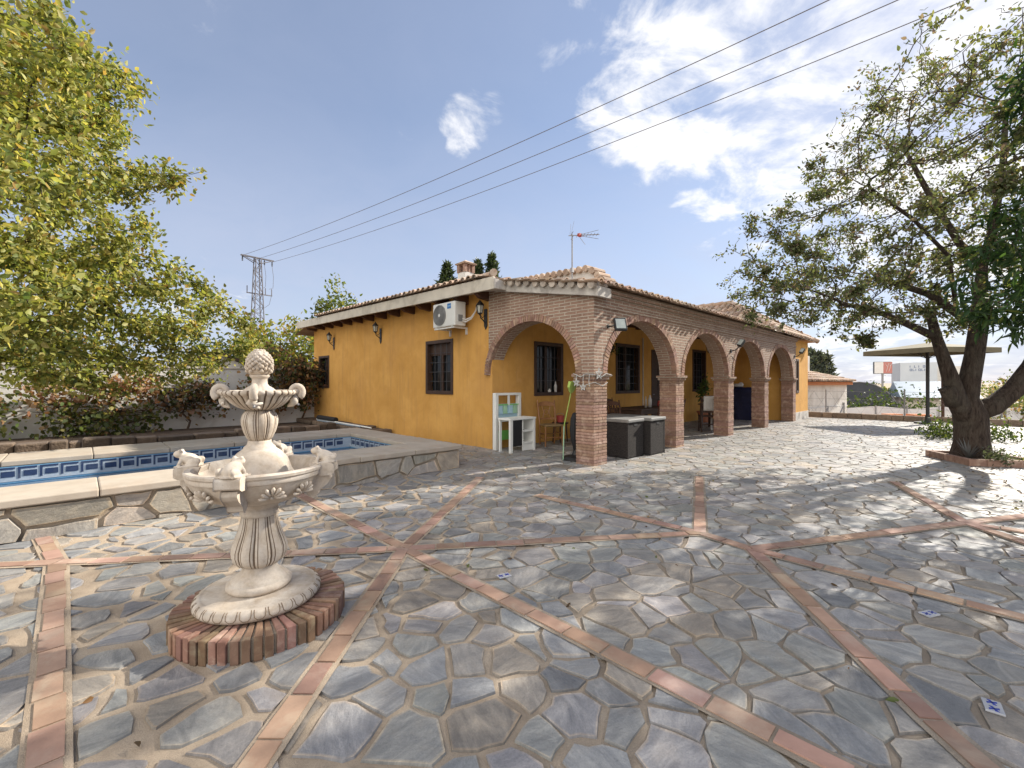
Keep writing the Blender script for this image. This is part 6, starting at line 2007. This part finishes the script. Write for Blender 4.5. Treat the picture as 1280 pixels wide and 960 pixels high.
# ------------------------------------------------------------------ beyond the garden: left
def neighbour():
    t = thing('neighbour_house', 'white neighbouring house with a dark sloping roof behind the garden wall', 'house', (-17.5, 23.3, 0), R(-56))
    m = MB(); m.box(-4, 2.6, 0, 3.2, 0, 2.1); m.raw([(-4, 0, 2.1), (2.6, 0, 2.1), (2.6, 3.2, 2.1), (-4, 3.2, 2.1), (-4, 1.6, 2.85), (2.6, 1.6, 2.85)], [(0, 4, 3), (1, 2, 5)])
    m.build('wall', MAT['white'], t)
    m = MB()
    for s in (0, 1):
        y0, y1 = (-.4, 1.6) if s == 0 else (3.6, 1.6)
        z0, z1 = 1.96, 2.9
        m.raw([(-4.3, y0, z0), (3.0, y0, z0), (3.0, y1, z1), (-4.3, y1, z1), (-4.3, y0, z0 + .12), (3.0, y0, z0 + .12), (3.0, y1, z1 + .12), (-4.3, y1, z1 + .12)],
              [(3, 2, 1, 0), (4, 5, 6, 7), (0, 1, 5, 4), (1, 2, 6, 5), (2, 3, 7, 6), (3, 0, 4, 7)])
    m.build('roof', MAT['wood'], t)
    m = MB(); m.box(-1.4, -.4, -.02, .0, 1.0, 2.0); w = m.build('window', MAT['wood'], t)
neighbour()
def pylon():
    bx, by, H_ = -27.6, 48.0, 14.9
    D = Vector((37.7, -30.0, 0)).normalized(); A = Vector((-D.y, D.x, 0)) * -1         # line direction, arm direction
    ang = math.atan2(A.y, A.x)
    t = thing('lattice_pylon', 'tall grey lattice power pylon with short cross arms beyond the garden wall', 'pylon', (bx, by, -1.5), ang)
    Ht = H_ + 1.5
    m = MB()
    def half(z): return .78 - (.78 - .26) * min(1, z / (Ht * .96))
    n = 22
    for sx in (-1, 1):
        for sy in (-1, 1): m.bar((sx * half(0), sy * half(0), 0), (sx * half(Ht), sy * half(Ht), Ht), .085)
    for k in range(n):
        za, zb = Ht * k / n, Ht * (k + 1) / n; a, b = half(za), half(zb)
        s = 1 if k % 2 else -1
        for (p, q) in (((-s * a, -a, za), (s * b, -b, zb)), ((-s * a, a, za), (s * b, b, zb)), ((-a, s * a, za), (-b, -s * b, zb)), ((a, s * a, za), (b, -s * b, zb))): m.bar(p, q, .045)
        if k % 2 == 0:
            for (p, q) in (((-a, -a, za), (a, -a, za)), ((-a, a, za), (a, a, za))): m.bar(p, q, .04)
    m.build('lattice_mast', MAT['pylon'], t)
    m = MB()
    for sy in (-.25, .25):
        m.bar((-1.65, sy * .4, Ht), (1.65, sy * .4, Ht), .10); 
        for s in (-1, 1): m.bar((s * 1.6, sy * .4, Ht), (s * .3, sy, Ht - .55), .06)
    for k in range(8): m.bar((-1.6 + k * .4, -.1, Ht), (-1.6 + (k + 1) * .4 if k < 7 else 1.6, .1, Ht), .05)
    z2 = Ht - 3.9
    m.bar((-1.5, 0, z2), (1.1, 0, z2), .10); 
    for x in (-1.45, -.8, 1.05): m.bar((x, 0, z2), (x, 0, z2 + .75), .07)
    m.build('cross_arm', MAT['pylon'], t)
    for x in (-1.5, -.7, 1.5):
        m = MB(); m.lathe([(.03, Ht - .62), (.09, Ht - .56), (.04, Ht - .48), (.09, Ht - .40), (.04, Ht - .32), (.09, Ht - .24), (.03, Ht - .1)], 10, x, 0); m.build('insulator', MAT['signdark'], t)
    m = MB()
    for x in (-1.5, -.7): m.tube([(x, 0, Ht - .6), (x - .15, 0, Ht - 1.8), (x - .1, 0, Ht - 3.0), (x * .8, 0, z2 + .7)], .022, 5)
    m.tube([(-1.45, 0, z2 + .1), (-1.2, 0, z2 - 1.0), (-.5, 0, z2 - 1.6)], .022, 5)
    m.build('jumper_cable', MAT['pylon'], t)
    labs = ['upper power line running from the pylon to the top of the sky', 'middle power line of the three crossing the sky', 'lowest power line of the three crossing the sky']
    for i, o in enumerate((1.6, -.0, -1.6)):
        st = Vector((bx, by, H_ - .1)) + A * -o * -1
        pts = []
        span = 110.0
        for k in range(41):
            f = k / 40; s = span * f
            sag = 2.6 * (4 * f * (1 - f))
            p = st + D * s; pts.append((p.x, p.y, H_ - .1 + 5.2 * f - sag))
        w = MB(); w.tube(pts, .017, 6)
        ob = w.build('power_line', MAT['pylon']); tag(ob, labs[i], 'power line', 'power lines across the sky')
pylon()

# ------------------------------------------------------------------ beyond the garden: right
def far_kerb():
    t = thing('boundary_kerb', 'long low stone kerb wall closing the far right end of the courtyard', 'kerb', HL(0, 0, 0), TH)
    m = MB(); rnd = random.Random(8); v = -16.0
    while v < 6:
        l = rnd.uniform(.3, .6); k = rnd.uniform(.75, 1.2); m.tint = (k, k * .97, k * .94)
        m.box(15.05 + rnd.uniform(-.015, .015), 15.28, v, v + l - .01, -.02, .21 + rnd.uniform(-.01, .01)); v += l
    m.build('kerb_stones', MAT['stonekerb'], t, bevel=.015)
    t = thing('wire_fence', 'thin wire fence on posts along the far stone kerb', 'fence', HL(0, 0, 0), TH)
    m = MB()
    for z in (.45, .75, 1.05): m.tube([(15.2, -16, z), (15.2, 3, z)], .004, 4)
    for k in range(38): m.tube([(15.2, -16 + k * .5, .2), (15.2, -15.5 + k * .5, 1.05)], .0025, 4); m.tube([(15.2, -15.5 + k * .5, .2), (15.2, -16 + k * .5, 1.05)], .0025, 4)
    m.build('wire', MAT['steel'], t)
    for k in range(8):
        m = MB(); v = -14.5 + k * 2.35; m.tube([(15.2, v, .15), (15.2, v, 1.12)], .022, 8); m.build('post', MAT['steel'], t)
far_kerb()
def white_shed():
    t = thing('white_outbuilding', 'white outbuilding with a clay tile roof and orange eave behind the far kerb', 'outbuilding', (15.25, 21.15, -1.5), R(38))
    # corner nearest the camera on its right; walls extend to the left and back
    m = MB(); m.box(-5.0, 2.35, 0, 5, 0, 2.78); m.build('wall', MAT['white'], t)
    m = MB(); m.box(-5.2, 2.55, -.2, 5.2, 2.78, 2.93); m.build('eave_band', MAT['orange'], t)
    m = MB(); m.raw([(-5.3, -.35, 2.93), (2.7, -.35, 2.93), (2.7, 5.35, 2.93), (-5.3, 5.35, 2.93), (-3, 2.5, 3.75), (.3, 2.5, 3.75)], [(0, 1, 5, 4), (1, 2, 5), (2, 3, 4, 5), (3, 0, 4), (3, 2, 1, 0)])
    r = m.build('roof', MAT['tile'], t)
    tiles('roof_tiles', -5.3, 2.7, 0, 2.9, lambda s, q: (s, -.38 + q, 2.95 + q * .288), lambda s, q: s > -5.3 + q * .8 and s < 2.7 - q * .84, r, pitch=.25, course=.42, seed=5)
    m = MB(); m.box(.35, .95, 1.2, 1.8, 3.1, 4.25); m.build('chimney', MAT['white'], t)
    m = MB()
    m.box(-2.9, 1.6, -.06, -.02, .25, 1.75)
    g = m.build('gate', MAT['cloth'], t)
    m = MB(); m.bar((-2.8, -.08, .3), (-.7, -.08, 1.7), .05); m.bar((-.6, -.08, .3), (1.5, -.08, 1.7), .05); m.box(-.68, -.62, -.09, -.05, .25, 1.8); m.box(1.6, 1.68, -.1, -.02, 0, 1.9); m.build('gate_frame', MAT['steel'], g)
white_shed()
for k, (x, y, h, lab) in enumerate(((19.8, 30, 4.6, 'tall dark cypress just right of the sunlit end of the house'), (20.6, 30.5, 4.4, 'dark cypress left of the white outbuilding chimney'), (21.5, 31, 4.3, 'dark cypress behind the white outbuilding chimney'),
                                    (22.4, 31.5, 4.2, 'rightmost dark cypress behind the white outbuilding'))):
    bushy_tree('cypress', lab, (x, y, -1.5), h + .6, .95, 1500, [(3, (.07, .085, .065)), (1, (.10, .115, .085))], 80 + k, .34, 'cypresses behind the white outbuilding', cone=True)
def parasol():
    px_, py_ = 14.0, 14.9
    t = thing('garden_parasol', 'large open olive beige parasol on a dark post at the far right', 'parasol', (px_, py_, 0), R(8))
    m = MB(); m.tube([(0, 0, 0), (0, 0, 2.70)], .05, 12); m.build('post', MAT['iron'], t)
    m = MB(); a = 1.2; n = 4
    e = [(-a, -a, 2.50), (a, -a, 2.50), (a, a, 2.50), (-a, a, 2.50)]
    for i in range(4): m.face([e[i], e[(i + 1) % 4], (0, 0, 2.74)]); 
    for i in range(4):
        p, q = Vector(e[i]), Vector(e[(i + 1) % 4]); m.face([p, q, q - Vector((0, 0, .16)), p - Vector((0, 0, .16))])
    m.build('canopy', MAT['canvas'], t, solid=.01)
    for i in range(8):
        r_ = MB(); an = i * math.pi / 4
        d = Vector((math.cos(an), math.sin(an), 0)); L = a / max(abs(d.x), abs(d.y))
        r_.tube([Vector((0, 0, 2.68)), d * L * .98 + Vector((0, 0, 2.44))], .012, 6); r_.tube([Vector((0, 0, 2.2)), d * L * .5 + Vector((0, 0, 2.56))], .010, 6); r_.build('rib', MAT['iron'], t)
    m = MB(); m.lathe([(.35, 0), (.35, .06), (.08, .10), (.06, .3)], 24); m.build('base', MAT['iron'], t)
    t = thing('slim_post', 'slim brown wooden post beside the parasol just left of the forked trunk', 'post', (14.9, 15.3, 0), 0)
    m = MB(); m.tube([(0, 0, 0), (.0, 0, 1.75)], .045, 10); m.build('pole', MAT['rafter'], t)
    m = MB(); m.ball((0, 0, 1.77), .06); m.build('cap', MAT['rafter'], t)
parasol()
def low_bed(name, lab, x, y, rx, ry, h, n, pal, seed, size=.09):
    t = thing(name, lab, 'plant', (x, y, 0), 0); g = np.random.default_rng(seed)
    c = g.normal(size=(22, 2)) * np.array([rx * .45, ry * .45]); k = g.integers(0, 22, n)
    P = np.stack([c[k, 0] + g.normal(size=n) * .14, c[k, 1] + g.normal(size=n) * .14, np.abs(g.normal(size=n)) * h * .5 + .02], 1)
    leaf_mesh('foliage', P, size * g.uniform(.5, 1.3, n), pick_cols(n, pal, g), MAT['leaf'], t, .5, -.2, seed=seed)
low_bed('ground_shrub', 'low dark green shrub patch at the foot of the parasol post', 11.2, 11.2, 1.2, .8, .40, 1600, dg + [(2, (.10, .13, .03))], 90)
for k, (x, y, rx, h, lab, pal) in enumerate(((17.6, 13.6, 1.3, 1.05, 'orange flowering shrub behind the kerb right of the forked trunk', [(3, (.48, .23, .04)), (2, (.09, .13, .035)), (1, (.42, .35, .08))]),
                               (19.2, 13.0, 1.5, 1.0, 'orange and green shrub at the far right edge behind the kerb', [(2, (.44, .21, .05)), (3, (.10, .14, .04))]),
                               (20.8, 18.0, 2.0, 2.0, 'tall green hedge plant behind the orange flowers', grn))):
    t = thing('flowering_shrub' if k < 2 else 'hedge_plant', lab, 'shrub', (x, y, -1.5 if k == 2 else -.9), 0); g = np.random.default_rng(95 + k)
    clump_crown('foliage', [((0, 0, h * .75), (rx, .8, h * .75))], 40, 1700, .16, .13, pal, MAT['leaf'], t, 95 + k)
    m = MB()
    for q in range(5): a = g.uniform(0, 6.28); m.tube([(0, 0, -.4), (.4 * math.cos(a), .3 * math.sin(a), h * .6)], [.03, .012], 6)
    m.build('stem', MAT['twig'], t)

def signpost():
    X, Y = 67.0, 80.0
    t = thing('roadside_sign', 'pole sign with a white left half and a red right half far beyond the kerb', 'sign', (X, Y, -1.5), R(-20))
    m = MB(); m.tube([(0, 0, 0), (0, 0, 4.6)], .16, 10); m.build('pole', MAT['steel'], t)
    m = MB(); m.box(-1.35, 1.35, -.3, .3, 4.45, 6.65); m.build('box', MAT['signdark'], t, bevel=.1)
    m = MB(); m.box(-1.3, .0, -.34, -.3, 4.53, 6.57); m.build('white_panel', MAT['signwhite'], t)
    m = MB(); m.box(.0, 1.3, -.34, -.3, 4.53, 6.57); m.build('red_panel', MAT['signred'], t)
    m = MB()
    for a, b in (((.42, 3.7), (.62, 4.5)), ((.62, 4.5), (.30, 5.1)), ((.62, 4.5), (.75, 5.15)), ((.80, 3.75), (1.0, 4.4)), ((1.0, 4.4), (.95, 5.2)), ((1.0, 4.6), (1.2, 5.1))):
        m.bar((a[0], -.36, a[1] + 1.15), (b[0], -.36, b[1] + 1.15), .11, .03)
    m.build('emblem', MAT['signwhite'], t)
signpost()
def factory():
    X, Y = 110.0, 120.0
    t = thing('grey_factory', 'pale grey block building with faint blue lettering far beyond the kerb', 'building', (X, Y, -1.5), R(-30))
    m = MB(); m.box(-3.6, 4.0, 0, 10, 0, 8.3); m.build('wall', MAT['greyclad'], t)
    m = MB(); m.box(4.0, 9.0, 1.5, 10, 0, 7.2); m.build('side_block', MAT['white'], t)
    m = MB()
    for k in range(4): m.box(-3.2 + k * 1.8, -1.8 + k * 1.8, -.06, .0, 1.2, 2.6)
    m.build('window_band', MAT['paleglass'], t)
    m = MB()
    def stroke(x, z, kind):
        if kind in 'IL': m.box(x, x + .1, -.05, 0, z, z + .62)
        if kind == 'L': m.box(x + .1, x + .4, -.05, 0, z, z + .1)
        if kind == 'O':
            m.box(x, x + .1, -.05, 0, z, z + .62); m.box(x + .34, x + .44, -.05, 0, z, z + .62); m.box(x + .1, x + .34, -.05, 0, z, z + .1); m.box(x + .1, x + .34, -.05, 0, z + .52, z + .62)
    for k, c in enumerate('ILIO'): stroke(-1.6 + k * .9, 6.9, c)
    for k, c in enumerate('OLIOLI'): stroke(-1.6 + k * .6, 6.0, c)
    m.build('lettering', MAT['ltr'], t)
factory()
def sheds():
    t = thing('low_warehouse', 'low building with a pale blue sheet roof beyond the kerb', 'warehouse', (38.4, 41.0, -1.5), R(-32))
    m = MB(); m.box(-1.5, 3.2, 0, 6, 0, 1.5); m.build('wall', MAT['fascia'], t)
    m = MB(); m.raw([(-1.9, -.6, 1.5), (3.6, -.6, 1.5), (3.6, 3, 3.0), (-1.9, 3, 3.0), (-1.9, 6.6, 1.5), (3.6, 6.6, 1.5)], [(0, 1, 2, 3), (3, 2, 5, 4), (0, 3, 4), (1, 5, 2)]); m.build('roof', MAT['metalblue'], t)
    t = thing('net_tunnel', 'dark rounded net covered tunnel beside the white outbuilding', 'tunnel', (29.0, 37.0, -1.5), R(-10))
    m = MB(); n = 16
    vs = [(2.0 * math.cos(math.pi * k / n) * 1.5, y, 2.9 * math.sin(math.pi * k / n)) for y in (0, 7) for k in range(n + 1)]
    m.raw(vs, [(k, k + 1, n + 1 + k + 1, n + 1 + k) for k in range(n)] + [tuple(range(n + 1)), tuple(range(2 * n + 1, n, -1))]); m.build('net_cover', MAT['darknet'], t, smooth=False)
    m = MB()
    for y in (0.0, 2.3, 4.6, 7.0): m.tube([(3.03 * math.cos(math.pi * k / n), y, 2.93 * math.sin(math.pi * k / n)) for k in range(n + 1)], .05, 6)
    m.build('hoop', MAT['steel'], t)
    t = thing('shade_cloth_fence', 'white shade cloth fence on posts across the lower land', 'fence', (23.0, 28.5, -1.5), R(-12))
    m = MB(); n = 30
    vs = []
    for k in range(n + 1):
        x = -3.2 + 14 * k / n; vs += [(x, .06 * math.sin(k * 1.3), .25), (x, .06 * math.sin(k * 1.3 + .5), 1.30 + .07 * math.cos(k * .8))]
    m.raw(vs, [(2 * k, 2 * k + 2, 2 * k + 3, 2 * k + 1) for k in range(n)]); m.build('cloth', MAT['meshwhite'], t, solid=.01)
    for k in range(9):
        m = MB(); x = -3.1 + k * 1.72; m.tube([(x, -.08, 0), (x, -.08, 1.45)], .035, 8); m.build('post', MAT['steel'], t)
    for k, (x, y, w, lab) in enumerate(((23.9, 26.0, .5, 'stack of orange clay blocks on the lower land, the one nearer the parasol post'), (22.6, 26.3, .42, 'stack of orange clay blocks on the lower land, in the middle'), (20.3, 26.0, .7, 'stack of orange clay blocks on the lower land, the one nearer the white outbuilding'))):
        t = thing('block_stack', lab, 'blocks', (x, y, -1.5), R(10 * k), 'stacks of clay blocks beyond the kerb')
        m = MB(); rnd = random.Random(k)
        for i in range(3):
            for j in range(4): m.box(-w + i * w * .67, -w + i * w * .67 + w * .62, -.3, .3, j * .24 + .1, j * .24 + .32 - rnd.uniform(0, .01))
        m.build('clay_blocks', MAT['orange'], t, bevel=.01)
    for k, (x, y, rx, h, pal, lab) in enumerate(((28.5, 33.5, 4.2, 1.7, dg, 'dark clipped hedge beyond the white shade cloth'), (37.5, 46.0, 1.2, 2.6, dg, 'dark round bush beside the roadside sign pole'), (40.5, 47.0, 1.6, 2.3, yg, 'yellow bush at the foot of the roadside sign'),
                                                (31.0, 28.0, 2.6, 1.6, [(2, (.25, .19, .11)), (1, (.16, .15, .07))], 'dry tan scrub right of the white shade cloth'), (46, 42, 4.0, 2.6, grn, 'green bushes behind the forked trunk on the lower land'),
                                                (33, 20, 3.4, 2.3, grn, 'green shrubs on the lower land right of the forked trunk'))):
        t = thing('field_bush', lab, 'bush', (x, y, -1.5), 0)
        clump_crown('foliage', [((0, 0, h * .5), (rx, rx * .5, h * .55))], 60, 1500, rx * .09 + .08, .26, pal, MAT['leaf'], t, 120 + k)
        m = MB(); m.tube([(0, 0, 0), (.05, 0, h * .6)], [.06, .02], 6); m.build('stem', MAT['twig'], t)
sheds()
